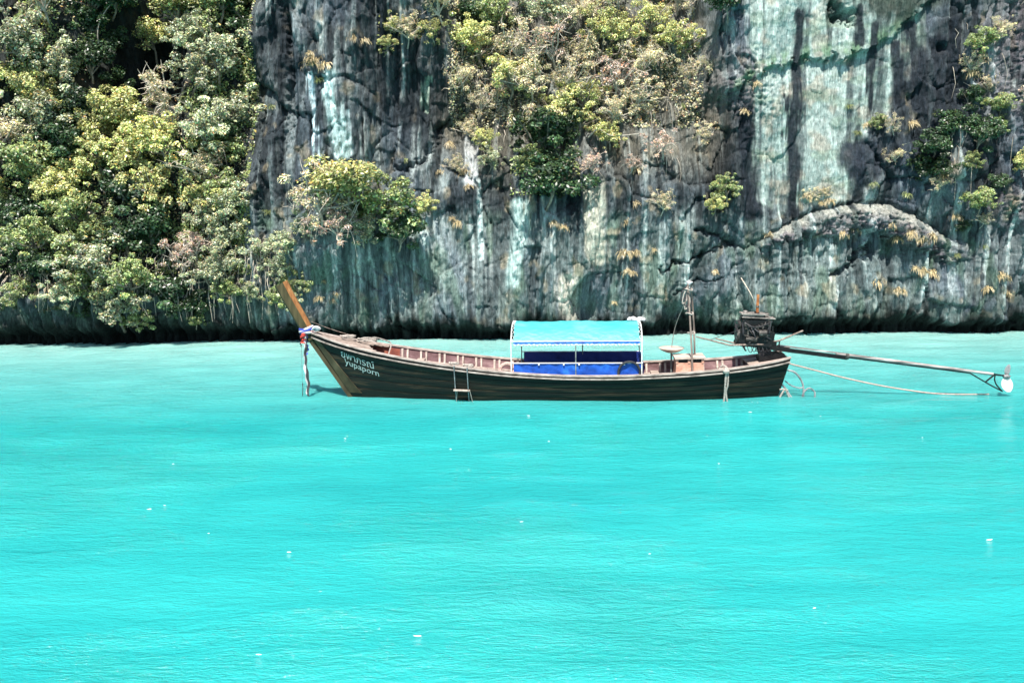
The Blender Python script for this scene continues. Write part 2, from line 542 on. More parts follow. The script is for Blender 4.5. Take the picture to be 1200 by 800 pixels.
def cliff_relief(x, z):
    """returns y, colour for arrays x,z in metres"""
    u, v = to_s(x, z)
    w1 = fbm(x / 2.5, z / 2.5, 3, 1)
    w2 = fbm(x / 2.5, z / 2.5, 3, 2)
    uu = u + 14 * w1
    vv = v + 14 * w2
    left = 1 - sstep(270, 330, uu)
    right = sstep(1060, 1110, uu)
    shrubz = sstep(500, 560, uu) * (1 - sstep(815, 860, uu)) * (1 - sstep(170, 235, vv))
    pr_ = np.interp(v, [0, 60, 130, 165, 200, 240], [1085, 1075, 1040, 1000, 990, 985])
    panel = sstep(866, 882, uu) * (1 - sstep(pr_ - 14, pr_ + 16, uu)) * (1 - sstep(225, 250, vv))
    lower = sstep(230, 270, vv)
    out = np.zeros_like(x)           # metres towards the viewer
    out += .55 * fbm(x / 5.5, z / 7, 3, 5)
    # wooded slope on the left leans back above the overhanging foot
    out -= left * np.maximum(0, (330 - v) / SC) * .30
    out -= 4.2 * gs(u, v, 150, 70, 48, 80) + 1.0 * gs(u, v, 40, 130, 60, 40) + .9 * gs(u, v, 100, 240, 50, 40)
    out += .9 * gs(u, v, 225, 120, 45, 120) + .7 * gs(u, v, 40, 60, 50, 60)
    out -= 1.5 * gs(u, v, 500, 120, 50, 75) + .8 * gs(u, v, 330, 60, 30, 100)
    out += .7 * gs(u, v, 405, 130, 30, 80)
    out += 1.1 * gs(u, v, 430, 285, 80, 40)
    out -= shrubz * np.maximum(0, (215 - v) / SC) * .42
    out -= .9 * gs(u, v, 775, 110, 25, 40)
    out += .5 * sstep(1080, 1140, u) * (1 - .6 * lower)
    # ledges: rock above the line stands proud, undercut below it
    rag = 5 * pnoise(x * 2.2, z * 2.2, 8) + 4 * pnoise(x * 5.5, z * 5.5, 9) + 2.5 * pnoise(x * 12, z * 12, 10)
    la = np.interp(u, [p[0] for p in LEDGE_ARCH], [p[1] for p in LEDGE_ARCH]) + .35 * rag
    da = v - la
    ina = sstep(862, 900, u) * (1 - sstep(1085, 1150, u))
    tha = np.interp(u, [865, 930, 1010, 1090, 1130, 1200], [5, 22, 34, 30, 14, 10]) + 1.3 * rag + 8 * w1
    bul = np.where(da < 0, -.18 * np.exp(da / 20), np.where(da < tha, (.34 + .40 * w2 + .2 * w1) * np.sin(np.clip(da / np.maximum(tha, 3), 0, 1) * 2.5) - .15, -.06 - .20 * np.exp(-(da - tha) / 35)))
    out += ina * bul * np.clip(tha / 26, .2, 1)
    out -= ina * .20 * np.exp(-(da / 2.2) ** 2)
    ld = np.interp(u, [p[0] for p in LEDGE_DIAG], [p[1] for p in LEDGE_DIAG]) + 1.3 * rag
    dd_ = v - ld
    ind = sstep(760, 800, u) * (1 - sstep(1075, 1120, u))
    out += ind * (.13 + .12 * w1) * np.where(dd_ < 0, np.exp(dd_ / 30), -.9 * np.exp(-dd_ / 40))
    # karst relief
    rough = 1 - .80 * panel
    flw = x + .30 * pnoise(x / 2.5, z / 10, 18) + .07 * pnoise(x / .8, z / 3.5, 19) + .02 * pnoise(x / .2, z / .8, 20)
    flute = ridged(flw / .62, z / 8.0 + .15 * w2, 3, 21)
    flute2 = ridged(flw / .24, z / 4.2, 2, 24)
    out += rough * (.24 * flute + .12 * flute2)
    wx_ = x + .35 * w1
    wz_ = z + .5 * w2
    for sx_, sz_, amp, crk, sd_ in ((1.7, 2.9, .34, .10, 3), (.72, 1.25, .15, .06, 40)):
        bd, rid, dx, dy = facets(wx_ / sx_, wz_ / sz_, sd_)
        t1 = np.sin(rid * 57) * .8
        t2 = np.cos(rid * 91) * .6 - .15
        out += rough * amp * ((rid - .5) * 1.1 + t1 * dx + t2 * dy) * (1 - .35 * lower)
        out -= rough * crk * np.exp(-(bd / .05) ** 2) * (1 - .4 * lower)
    out += rough * .075 * ridged(x / .22, z / .75, 2, 37)
    out += (.20 + .80 * rough) * .028 * fbm(x / .13, z / .26, 2, 41)
    pink = np.clip(ina * sstep(3, 9, da) * (1 - sstep(tha * .9, tha * 1.25, da)) + gs(u, v, 860, 110, 45, 40) + gs(u, v, 1180, 80, 45, 90) + gs(u, v, 1185, 240, 40, 25), 0, 1)
    out += pink * .13 * ridged(x / .22, z / .22, 2, 47)
    for pts, wd, dep in CRACKS:
        dd = seg_dist(u + 5 * w1 + rag * .5, v + 5 * w2 + rag * .8, pts)
        out -= dep * np.exp(-(dd / (wd * .7)) ** 2) * (.7 + .5 * w2)
    # holes
    ur, vr = u + rag, v + rag * 1.2
    out -= 1.3 * gs(ur, vr, 980, 27, 10, 8) + .5 * gs(u, v, 1090, 66, 6, 5) + .6 * gs(u, v, 690, 365, 22, 18) + .7 * gs(u, v, 805, 372, 40, 16)
    # sea notch
    edge = .50 + .16 * left + .22 * fbm(x / 1.6, x * 0, 3, 51) + .10 * ridged(x / .35, x * 0 + 2, 2, 53)
    notch = 1 - sstep(edge * .35, edge * 1.15, z)
    out -= notch * .8
    out += .10 * notch * flute2
    # stalactite curtain at the left foot
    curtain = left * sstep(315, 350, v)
    out += curtain * (.28 * ridged(flw / .5, z / 6, 3, 55) + .5 * gs(u, v, 60, 350, 60, 18))
    out = out - .12 * np.clip(z - 13, 0, 50)
    y = CL_Y - out
    # ---------------- colour of the stone itself
    n_big = fbm(x / 3.2, z / 3.2, 3, 61)
    n_mid = fbm(flw / .7, z / 3.0, 4, 63)
    st = pnoise(flw / .30, z / 7.0, 71) + .55 * pnoise(flw / .12, z / 4.6, 72) + .3 * pnoise(flw / .06, z / 2.5, 73)
    st2 = pnoise(flw / .50, z / 9.0, 74) + .5 * pnoise(flw / .18, z / 6, 75) + .25 * pnoise(flw / .08, z / 3, 76)
    def mixc(c, k, d):
        return c + (np.asarray(d)[None, None, :] - c) * np.clip(k, 0, 1)[..., None]
    c = np.zeros(x.shape + (3,)) + np.array((.066, .081, .093))
    c = mixc(c, .5 + .9 * n_big, (.125, .142, .140))
    c = mixc(c, .6 * sstep(.0, .6, n_mid), (.20, .22, .215))
    c = mixc(c, .8 * sstep(.05, .5, -n_mid), (.026, .031, .036))
    c = mixc(c, .6 * lower * (1 - right), (.165, .200, .190))
    pst = sstep(.10, .55, st) * sstep(-.45, .25, n_big + .6 * lower)
    c = mixc(c, .85 * pst * (1 - left * .6), (.44, .48, .455))
    dst = sstep(.06, .36, st2)
    c = mixc(c, .88 * dst * (1 - .35 * lower), (.014, .018, .022))
    # blue-grey tint at the middle
    c = mixc(c, .4 * sstep(.1, .6, fbm(x / 1.8, z / 4, 2, 77)), (.13, .155, .19))
    # green algae, ochre, pink
    c = mixc(c, .38 * lower * sstep(.2, .6, fbm(flw / .9, z / 2.5, 3, 81)), (.10, .17, .10))
    c = mixc(c, .45 * sstep(.42, .74, fbm(flw / .7, z / 1.1, 3, 83)), (.32, .25, .16))
    c = mixc(c, .7 * pink * sstep(-.6, .2, n_mid), (.23, .19, .195))
    c = mixc(c, .8 * pink * sstep(0, .4, pnoise(x / .3, z / .3, 85)), (.08, .07, .08))
    c = mixc(c, .8 * ina * sstep(-1, 1, da) * (1 - sstep(tha * .3, tha * .6, da)) * sstep(-.5, .3, n_mid + .2), (.30, .285, .24))
    # dark upper middle rock, shade of the cave-like recess painted in
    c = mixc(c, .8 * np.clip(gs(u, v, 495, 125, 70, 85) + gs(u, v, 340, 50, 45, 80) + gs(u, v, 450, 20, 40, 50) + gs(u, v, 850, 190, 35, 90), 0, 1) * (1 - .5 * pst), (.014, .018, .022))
    # the white tongues
    for pts, wd, cc in (([(376, 95), (380, 140), (386, 190)], 3.5, (.50, .60, .62)), ([(402, 98), (407, 140), (411, 185)], 8, (.46, .57, .55)), ([(419, 140), (421, 185)], 4, (.45, .53, .52)),
                        ([(505, 95), (503, 130)], 4, (.28, .33, .26)), ([(555, 150), (552, 215)], 5, (.55, .55, .55)), ([(560, 215), (566, 300)], 6, (.45, .52, .5)), ([(697, 215), (700, 300)], 12, (.42, .40, .32)),
                        ([(668, 330), (668, 375)], 14, (.52, .46, .38)), ([(640, 235), (648, 260)], 7, (.4, .47, .45)), ([(610, 240), (600, 330)], 9, (.36, .45, .42))):
        dd = seg_dist(u + 5 * w1 + 5 * st, v, pts)
        c = mixc(c, .95 * (1 - sstep(wd * .5, wd * 1.1, dd)), cc)
    # pale smooth face, its borders broken up by the drip streaks
    pn = sstep(.25, .75, panel + .55 * st2 * -1 * (1 - sstep(.0, .35, np.abs(u - 945) / 200)) * .4 + .30 * st - .15 + .25 * n_mid * (1 - panel))* sstep(.02, .3, panel)
    c = mixc(c, .92 * pn, (.30, .345, .31))
    c = mixc(c, .75 * pn * sstep(.05, .5, st), (.42, .475, .43))
    c = mixc(c, .80 * pn * sstep(.08, .42, st2 - .06 + .45 * sstep(1000, 1060, u) + .25 * n_mid), (.05, .058, .062))
    c = mixc(c, .55 * pn * sstep(.15, .55, fbm(x / .9, z / 1.2, 3, 88)), (.33, .265, .20))
    c = mixc(c, .40 * pn * sstep(.1, .5, fbm(x / 1.3, z / .7, 3, 89)), (.17, .23, .155))
    band = np.exp(-((v - np.interp(u, [p[0] for p in LEDGE_DIAG], [p[1] for p in LEDGE_DIAG]) + 6) / 9) ** 2) * sstep(830, 870, u) * (1 - sstep(1060, 1085, u))
    c = mixc(c, .8 * band * sstep(-.25, .25, n_mid + .5 * pnoise(x / .35, z / .2, 97)), (.13, .21, .12))
    for pts, wd in (([(930, 28), (929, 120), (932, 250)], 7.5), ([(917, 118), (919, 165)], 2.5), ([(1014, 40), (1015, 130)], 5), ([(1040, 60), (1046, 125)], 6), ([(1058, 40), (1066, 130)], 9), ([(1085, 60), (1090, 130)], 10), ([(1100, 40), (1105, 140)], 8), ([(996, 20), (1000, 60)], 4), ([(870, 140), (876, 250)], 12)):
        dd = seg_dist(u + 3 * w1 + 4 * pnoise(x / .15, z / 1.5, 95) + 3 * n_mid, v, pts) + 2.2 * pnoise(x / .08, z / .5, 96)
        c = mixc(c, .95 * (1 - sstep(wd * .55, wd * 1.2, dd)), (.014, .018, .024))
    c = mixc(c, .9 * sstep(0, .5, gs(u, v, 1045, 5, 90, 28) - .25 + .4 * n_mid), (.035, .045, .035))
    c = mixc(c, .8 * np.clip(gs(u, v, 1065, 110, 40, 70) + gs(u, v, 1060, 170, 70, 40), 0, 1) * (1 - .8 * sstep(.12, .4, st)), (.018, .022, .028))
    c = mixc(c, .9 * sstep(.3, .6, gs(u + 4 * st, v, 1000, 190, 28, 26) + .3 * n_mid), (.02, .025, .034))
    # slope and shelf soil; shade of gully and left foot painted in
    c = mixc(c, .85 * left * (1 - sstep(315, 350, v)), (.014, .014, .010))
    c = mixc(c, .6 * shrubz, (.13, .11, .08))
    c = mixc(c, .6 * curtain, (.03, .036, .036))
    # black intertidal band with algae
    tide = 1 - sstep(edge * .8, edge * 2.0, z + .25 * pnoise(flw / .16, z / 2, 91) + .2 * n_mid)
    c = mixc(c, tide, (.010, .013, .012))
    c = mixc(c, .5 * (1 - sstep(1.0, 2.6, z)) * (1 - tide) * sstep(-.3, .4, n_mid), (.05, .075, .05))
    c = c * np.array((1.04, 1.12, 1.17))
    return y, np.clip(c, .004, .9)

xs = np.concatenate([np.arange(-70, -23, .7), np.arange(-23, 23, .048), np.arange(23, 70, .7)])
zs = np.concatenate([np.arange(-1.2, -.2, .25), np.arange(-.2, 14.6, .044), np.arange(14.6, 26, .5)])
XX, ZZ = np.meshgrid(xs, zs)
YY, CC = cliff_relief(XX, ZZ)
nz, nx = XX.shape
idx = np.arange(nz * nx).reshape(nz, nx)
F = np.stack([idx[:-1, :-1], idx[:-1, 1:], idx[1:, 1:], idx[1:, :-1]], -1).reshape(-1, 4)
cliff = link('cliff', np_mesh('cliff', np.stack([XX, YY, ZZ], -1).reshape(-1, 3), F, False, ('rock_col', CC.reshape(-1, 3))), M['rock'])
tag(cliff, 'streaked grey limestone cliff rising straight out of the water', None, None, 'structure')

def surf_y(x, z):
    i = np.clip(np.searchsorted(zs, z) - 1, 0, nz - 2)
    j = np.clip(np.searchsorted(xs, x) - 1, 0, nx - 2)
    a = (z - zs[i]) / (zs[i + 1] - zs[i])
    b = (x - xs[j]) / (xs[j + 1] - xs[j])
    return (YY[i, j] * (1 - a) * (1 - b) + YY[i, j + 1] * (1 - a) * b + YY[i + 1, j] * a * (1 - b) + YY[i + 1, j + 1] * a * b)

# the hilltop behind the cliff edge and the sea bed
hb = MB()
hb.sheet([[(-70, float(YY[-1, 0]) + .0, 25.4), (-70, 60, 31), (-70, 120, 34)], [(0, float(YY[-1, nx // 2]), 25.4), (0, 60, 34), (0, 120, 36)], [(70, float(YY[-1, -1]), 25.4), (70, 60, 31), (70, 120, 34)]])
tag(hb.build('hilltop', worn('scrub_ground', (.04, .05, .02), (.08, .09, .04), None, (1, 1, 1), .95, .3)), None, None, None, 'structure')

# ------------------------------------------------------------------ the water
WAVES = []
for k in range(26):
    lam = random.uniform(.55, 3.6)
    th = random.gauss(1.5, .42)
    WAVES.append((2 * math.pi / lam * math.cos(th), 2 * math.pi / lam * math.sin(th), random.uniform(0, 6.28), (.0036 * lam ** 1.1 if lam < 1.4 else .0052)))
def wave_z(x, y):
    s = np.zeros_like(np.asarray(x, float))
    for kx, ky, ph, a in WAVES:
        s = s + a * np.sin(kx * x + ky * y + ph)
    return s
wx = np.concatenate([np.array([-600, -300, -150, -80, -50]), np.arange(-30, 30.01, .15), np.array([50, 80, 150, 300, 600])])
wy = np.concatenate([np.array([-600, -300, -150, -80, -40, -20, -8]), np.arange(0, 37.0, .13), np.array([40, 60, 90])])
WX, WY = np.meshgrid(wx, wy)
fade = sstep(-30, -24, WX) * (1 - sstep(24, 30, WX)) * sstep(0, 3, WY)
WZ = wave_z(WX, WY) * fade
wi = np.arange(WX.size).reshape(WX.shape)
WF = np.stack([wi[:-1, :-1], wi[:-1, 1:], wi[1:, 1:], wi[1:, :-1]], -1).reshape(-1, 4)
sea = link('water', np_mesh('water', np.stack([WX, WY, WZ], -1).reshape(-1, 3), WF, True), M['water'])
tag(sea, 'milky turquoise sea water with small ripples', None, None, 'structure')
# ------------------------------------------------------------------ the long-tail boat
B_LOC = Vector((1.25, 22.05, 0))
B_ROT = (R_(2.5), 0, R_(-4.0))
BM = Matrix.Translation(B_LOC) @ Matrix.Rotation(B_ROT[2], 4, 'Z') @ Matrix.Rotation(B_ROT[0], 4, 'X')

def boat_thing(name, label, cat, base=(0, 0, 0), group=None):
    o = bpy.data.objects.new(name, None)
    col.objects.link(o)
    o.empty_display_size = .2
    o.location = BM @ Vector(base)
    o.rotation_euler = B_ROT
    OFF[o.name] = base
    return tag(o, label, cat, group)
def boat_single(mb, name, mat, label, cat, base, group=None, smooth=True):
    o = mb.build(name, mat, None, smooth)
    o.data.transform(Matrix.Translation(-Vector(base)))
    o.location = BM @ Vector(base)
    o.rotation_euler = B_ROT
    return tag(o, label, cat, group)

_sx = [-6.5, -6.3, -5.5, -4.83, -4.17, -3.3, -2.56, -1.5, -.47, 1.08, 2.1, 3.13, 3.85, 5.12, 5.6]
_sz = [1.72, 1.64, 1.41, 1.27, 1.155, 1.01, .905, .775, .715, .68, .69, .735, .785, .955, 1.05]
_c = np.polyfit(_sx, _sz, 6)
def sheer(x):
    return float(np.polyval(_c, x))
def hb_top(x):
    return float(np.interp(x, [-6.42, -6.1, -5.6, -4.9, -4, -3, -1.5, 0, 1.5, 3, 4, 5, 5.5], [.07, .20, .37, .58, .75, .86, .94, .96, .94, .85, .74, .59, .50]))
def hb_wl(x):
    return float(np.interp(x, [-5.38, -5.0, -4.4, -3.6, -2.6, -1, .8, 2.4, 3.6, 4.6, 5.28], [.03, .13, .29, .45, .58, .69, .69, .61, .48, .33, .20]))
NU = 72
def sec(u, v):
    """hull surface, u bow->stern 0..1, v waterline-based height: v in [-0.35,0] below water, (0,1] up to the sheer"""
    xt = -6.42 + 11.92 * u
    xb = -5.38 + 10.66 * u
    s = sheer(xt)
    t, w = hb_top(xt), hb_wl(xb)
    if v >= 0:
        z = s * v
        x = xb + (xt - xb) * v
        y = w + (t - w) * v ** .72
    else:
        z = v
        x = xb + (xb * -.03) * (-v / .35)
        y = w * max(0, 1 - (v / .36) ** 2) ** .5
    return x, y, z
def half_at(x, z):
    u = .5
    for _ in range(30):
        xt = -6.42 + 11.92 * u
        v = z / sheer(xt)
        u += (x - sec(u, v)[0]) / 11.3
    return sec(u, z / sheer(-6.42 + 11.92 * u))[1]

boat = boat_thing('longtail_boat', 'long dark wooden longtail boat with upswept prow, cyan canopy and blue side sheets', 'boat')
us = [0, .004, .012, .025] + [i / NU for i in range(3, NU + 1)]
hull = MB()
for sg in (-1, 1):
    P = []
    for u in us:
        row = []
        for v in [-.35, -.25, -.1, 0, .15, .3, .45, .6, .75, .9, .985]:
            x, y, z = sec(u, v)
            row.append((x, sg * max(y - .035, .004), z))
        P.append(row)
    hull.sheet(P if sg < 0 else P[::-1], .02)
hull_o = hull.build('hull', M['inner'], boat, True)
# outer strakes
vb = [-.30, -.06, .16, .36, .55, .73, .88, .985]
for sg in (-1, 1):
    for a, b in zip(vb[:-1], vb[1:]):
        pk = MB()
        P = []
        g = .006 / .8
        for u in us:
            row = []
            wob = .004 * math.sin(u * 23 + a * 40)
            for k in range(4):
                v = (a + g) + (b - a - 2 * g) * k / 3
                x, y, z = sec(u, v)
                edge = -.007 if k in (0, 3) else 0
                row.append((x, sg * (y + edge + wob * .5), z))
            P.append(row)
        pk.sheet(P if sg < 0 else P[::-1], .03)
        pk.build('plank', M['hull'], hull_o, True)
# keel plank and transom
kb = MB()
kb.bar((-5.1, 0, -.33), (5.1, 0, -.33), .12, .1)
kb.build('keel', M['hull'], boat)
tr = MB()
row_l = [sec(1, v) for v in (-.3, -.1, .15, .4, .7, .985)]
tr.sheet([[(p[0] - .02, -p[1] + .01, p[2]) for p in row_l], [(p[0] - .005, 0, p[2]) for p in row_l], [(p[0] - .02, p[1] - .01, p[2]) for p in row_l]], .04)
tr.build('transom', M['hull'], boat)
# stem side boards
for sg in (-1, 1):
    sb = MB()
    P = []
    for i in range(12):
        v = .06 + .90 * i / 11
        P.append([])
        wdt = .34 - .22 * (i / 11) ** .8
        for k in range(4):
            x, y, z = sec(0, v)
            xx = x + .015 + wdt * k / 3
            P[-1].append((xx, sg * (half_at(xx, z) + .016), z))
    sb.sheet(P if sg > 0 else P[::-1], .02)
    sb.build('stem_board', M['stem'], boat, True)
sm = MB()
sm.bar((-5.36, 0, -.1), (-6.50, 0, 1.64), .09, .10)
sm.build('stem', M['stem'], boat)
# prow post: tapered chamfered timber leaning forward
hp = MB()
hf = MB()
prow = [(-6.36, 1.46), (-6.50, 1.80), (-6.70, 2.18), (-6.90, 2.56), (-7.06, 2.90)]
rows = []
face = []
for i, (x, z) in enumerate(prow):
    k = i / 4
    d = .14 + .03 * k
    w = .075 + .015 * k
    t = Vector((-.5, 0, .87)).normalized()
    nx_ = Vector((.87, 0, .5))
    c = Vector((x, 0, z))
    rows.append([c - nx_ * d + Vector((0, -w * .55, 0)), c - nx_ * d * .7 + Vector((0, -w, 0)), c + nx_ * d * .45 + Vector((0, -w, 0)), c + nx_ * d * 1.0 + Vector((0, -w * .12, 0)),
                 c + nx_ * d * 1.0 + Vector((0, w * .12, 0)), c + nx_ * d * .45 + Vector((0, w, 0)), c - nx_ * d * .7 + Vector((0, w, 0)), c - nx_ * d + Vector((0, w * .55, 0))])
vs_ = [p for r in rows for p in r]
fs_ = [(i * 8 + k, i * 8 + (k + 1) % 8, (i + 1) * 8 + (k + 1) % 8, (i + 1) * 8 + k) for i in range(4) for k in range(8)] + [tuple(range(8))[::-1], tuple(32 + k for k in range(8))]
hp.add(vs_, fs_)
pp = hp.build('prow_post', M['horn_shaded'], boat)
for sg in (-1, 1):
    ff = MB()
    P = []
    for r in rows:
        a, b = (r[2], r[3]) if sg < 0 else (r[5], r[4])
        o_ = Vector((.004, sg * .006, .003))
        P.append([a + o_, (a + b) / 2 + o_, b + o_])
    ff.sheet(P if sg > 0 else P[::-1], .012)
    ff.build('prow_lit_skin', M['horn_lit'], pp)  # thin skin that carries the painted sunlight

# gunwale cap, rub rails
def along(v, off, dz, u0=0.0, u1=1.0, n=60, sg=-1):
    out = []
    for i in range(n + 1):
        u = u0 + (u1 - u0) * i / n
        x, y, z = sec(u, v)
        out.append((x, sg * (y + off), z + dz))
    return out
def rail(name, v, off, dz, w, h, u0=0.0, u1=1.0, mat='rail', sg=-1):
    mb = MB()
    pts = along(v, off, dz, u0, u1, 60, sg)
    rows = []
    for (x, y, z) in pts:
        rows.append([(x, y - w / 2, z - h / 2), (x, y + w / 2, z - h / 2), (x, y + w / 2, z + h / 2), (x, y - w / 2, z + h / 2)])
    n = len(rows)
    mb.add([p for r in rows for p in r], [(i * 4 + k, (i + 1) * 4 + k, (i + 1) * 4 + (k + 1) % 4, i * 4 + (k + 1) % 4) for i in range(n - 1) for k in range(4)] + [(0, 1, 2, 3), ((n - 1) * 4 + 3, (n - 1) * 4 + 2, (n - 1) * 4 + 1, (n - 1) * 4)])
    return mb.build(name, M[mat], boat)
for sg in (-1, 1):
    rail('gunwale', 1.0, -.03, .012, .13, .035, 0, 1, 'rail', sg)
    rail('rub_rail', .915, .025, 0, .045, .035, 0, 1, 'rail', sg)
    rail('rub_rail', .95, .012, .0, .03, .03, 0, .99, 'black', sg)
# ribs in pairs and floor boards
for i in range(20):
    xr = -4.08 + .475 * i
    if xr > 5.0:
        break
    for sg in (-1, 1):
        for dx in (-.065, .065):
            rb = MB()
            x = xr + dx
            s = sheer(x) - .03
            P0, P1 = [], []
            pts = []
            for k in range(6):
                z = .12 + (s - .12) * k / 5
                y = half_at(x, z) - .058
                pts.append((x, sg * max(y - .032, .02), z))
            for p, q in zip(pts[:-1], pts[1:]):
                rb.bar(p, q, .05, .068)
            rb.build('rib', M['rib'], boat)
for j in range(7):
    yy = -.48 + .16 * j
    fl = MB()
    x0 = -3.9 + abs(yy) * 1.2
    fl.box(((x0 + 4.3 - abs(yy)) / 2, yy, .30 + .004 * (j % 3)), (4.3 - abs(yy) - x0, .145, .025))
    fl.build('floor_board', M['floor'], boat)
for xr in (-3.65, -2.45, 2.35, 4.05):
    th = MB()
    z = sheer(xr) - .22
    th.box((xr, 0, z), (.2, 2 * (half_at(xr, z) - .08), .035))
    th.build('thwart', M['deck'], boat)
# stringer shelf along both sides (pale clutter ledge seen under the rail)
for sg in (-1, 1):
    ss = MB()
    pts = []
    for i in range(30):
        x = -4.3 + 8.9 * i / 29
        z = sheer(x) - .27
        pts.append((x, sg * (half_at(x, z) - .10), z))
    for p, q in zip(pts[:-1], pts[1:]):
        ss.bar(p, q, .07, .03)
    ss.build('stringer', M['rib'], boat)

# foredeck planks with arched after edge
nd = 11
for j in range(nd):
    f0 = -1 + 2 * j / nd
    f1 = -1 + 2 * (j + 1) / nd
    g = .008
    dk = MB()
    P = []
    fm = (f0 + f1) / 2
    xe = -4.86 + .46 * fm * fm
    n = 14
    for i in range(n + 1):
        x = -6.33 + (xe + 6.33) * i / n
        hbv = max(hb_top(x) - .075, .01)
        z = sheer(x) - .012 + .05 * (1 - fm * fm)
        P.append([(x, f0 * hbv + g, z + .002 * (j % 3)), (x, f1 * hbv - g, z + .002 * (j % 3))])
    dk.sheet(P, .028)
    dk.build('deck_plank', M['deck'], boat)
bk = MB()
bx_ = -5.0
s = sheer(bx_)
bk.sheet([[(bx_, sg * (half_at(bx_, max(.1, z)) - .05), z) for sg in (-1, -.5, 0, .5, 1)] for z in (.15, .5, .9, s - .04)], .03)
bk.build('bulkhead', M['red_inner'], boat)
for sg in (-1, 1):
    ln = MB()
    ln.sheet([[(x, sg * (half_at(x, z) - .062), z) for z in (sheer(x) - .5, sheer(x) - .28, sheer(x) - .05)] for x in (-4.98, -4.7, -4.45, -4.22)], .012)
    ln.build('side_lining', M['red_inner'], boat)
# stern deck and engine bed
sd = MB()
for j in range(6):
    f0, f1 = -1 + j / 3, -1 + (j + 1) / 3
    q = MB()
    P = []
    for i in range(8):
        x = 4.55 + .92 * i / 7
        w = hb_top(x) - .08
        P.append([(x, f0 * w + .006, sheer(x) - .02), (x, f1 * w - .006, sheer(x) - .02)])
    q.sheet(P, .03)
    q.build('stern_plank', M['deck'], boat)
eb = MB()
eb.box((5.12, 0, sheer(5.12) + .04), (.62, .42, .10), Matrix.Rotation(R_(-7), 3, 'Y'))
eb.box((5.12, 0, sheer(5.12) + .11), (.36, .26, .06), Matrix.Rotation(R_(-7), 3, 'Y'))
eb.build('engine_bed', M['black'], boat)

# canopy
NEAR, FAR = -.80, .80
EDGE_Z, TOP_Z = 1.53, 1.89
cx0, cx1 = -1.22, 1.93
def arch(x, k, dz=0):
    f = math.sin(k * math.pi / 2)
    return (x + .10 * max(0, 0), NEAR * -k if False else .80 * k, EDGE_Z + (TOP_Z - EDGE_Z) * (1 - abs(k) ** 2.5) + dz)
cn = MB()
P = []
for i in range(25):
    x = cx0 + .07 + (cx1 - cx0 - .14) * i / 24
    sag = -.035 * abs(math.sin((x - cx0) / (cx1 - cx0) * math.pi * 2)) + .008 * math.sin(i * 2.3) + .006 * math.sin(i * 5.1)
    P.append([Vector(arch(x, -1 + 2 * j / 20)) + Vector((0, 0, sag * (1 - abs(-1 + 2 * j / 20)))) for j in range(21)])
cn.sheet(P[::-1], .008)
canopy = cn.build('canopy', M['canopy'], boat, True)
for x in (cx0, .355, cx1):
    ar = MB()
    ar.tube([Vector(arch(x, -1 + 2 * j / 16, -.022)) for j in range(17)], .011, 6)
    ar.build('canopy_arch', M['white_pipe'], boat, True)
for sg in (-1, 1):
    er = MB()
    er.tube([(cx0, sg * .81, EDGE_Z - .012), (cx1, sg * .81, EDGE_Z - .012)], .010, 6)
    er.build('canopy_rail', M['white_pipe'], boat, True)
    # valance with scalloped fringe
    vl = MB()
    P = []
    fr = MB()
    FP = []
    for i in range(121):
        x = cx0 + .06 + (cx1 - cx0 - .12) * i / 120
        sc_ = .012 * abs(math.sin(i * math.pi / 5))
        y = sg * (.822 + .008 * math.sin(i * .9))
        P.append([(x, y, EDGE_Z - .02), (x, y + sg * .003, EDGE_Z - .065 - sc_)])
        FP.append([(x, y + sg * .003, EDGE_Z - .067 - sc_), (x, y + sg * .006 * math.sin(i * 1.7), EDGE_Z - .085 - sc_ - .010 * (i % 3))])
    vl.sheet(P, .004)
    vo = vl.build('valance', M['valance'], canopy)
    fr.sheet(FP, .004)
    fr.build('fringe', M['fringe'], vo)
for x, dx in ((cx0 + .005, .07), (cx1 - .005, -.07)):
    lc = MB()
    n = 24
    pts = []
    for j in range(n + 1):
        k = -1 + 2 * j / n
        pts.append(Vector(arch(x + (dx if j % 2 else 0), k, .003)))
    lc.tube(pts, .006, 5)
    lc.build('lacing', M['fringe'], canopy)
post_x = {-1: (-1.22, .34, 1.92), 1: (-1.06, .52, 2.02)}
for sg in (-1, 1):
    for i, x in enumerate(post_x[sg]):
        po = MB()
        xx = min(x, cx1)
        zt = EDGE_Z - .02
        po.tube([(x, sg * .815, sheer(x) - .05), (x * .5 + xx * .5, sg * .81, 1.1), (xx, sg * .81, zt)], .015, 6)
        po.build('canopy_post', M['white_pipe' if (sg < 0 and i != 1) else 'grey_pipe'], boat, True)
# side sheets
for sg, x0, x1, z0, z1, mat in ((-1, -1.16, 1.9, -.02, .26, 'blue'), (1, -1.0, 2.0, -.02, .26, 'blue_shaded')):
    pn = MB()
    P = []
    for i in range(50):
        x = x0 + (x1 - x0) * i / 49
        r = []
        for k in range(7):
            z = sheer(x) + z0 + (.985 - sheer(x) - z0) * k / 6
            y = .792 + .012 * math.sin(x * 9 + k) * math.sin(x * 3.1 + k * .7) + .010 * math.sin(x * 23 + k * .4)
            r.append((x, sg * y, z))
        P.append(r)
    pn.sheet(P if sg > 0 else P[::-1], .006)
    pn.build('side_sheet', M[mat], boat, True)
    rr = MB()
    rr.tube([(x0 - .06, sg * .818, .99), (x1 + .04, sg * .818, .985)], .013, 6)
    pr = rr.build('sheet_rail', M['white_pipe'], boat, True)
    if sg < 0:
        for x in (-.55, .05, .42, 1.5):
            tm = MB()
            tm.box((x, -.832, .965), (.035, .02, .05))
            tm.build('tie', M['fringe'], pr)
en = MB()
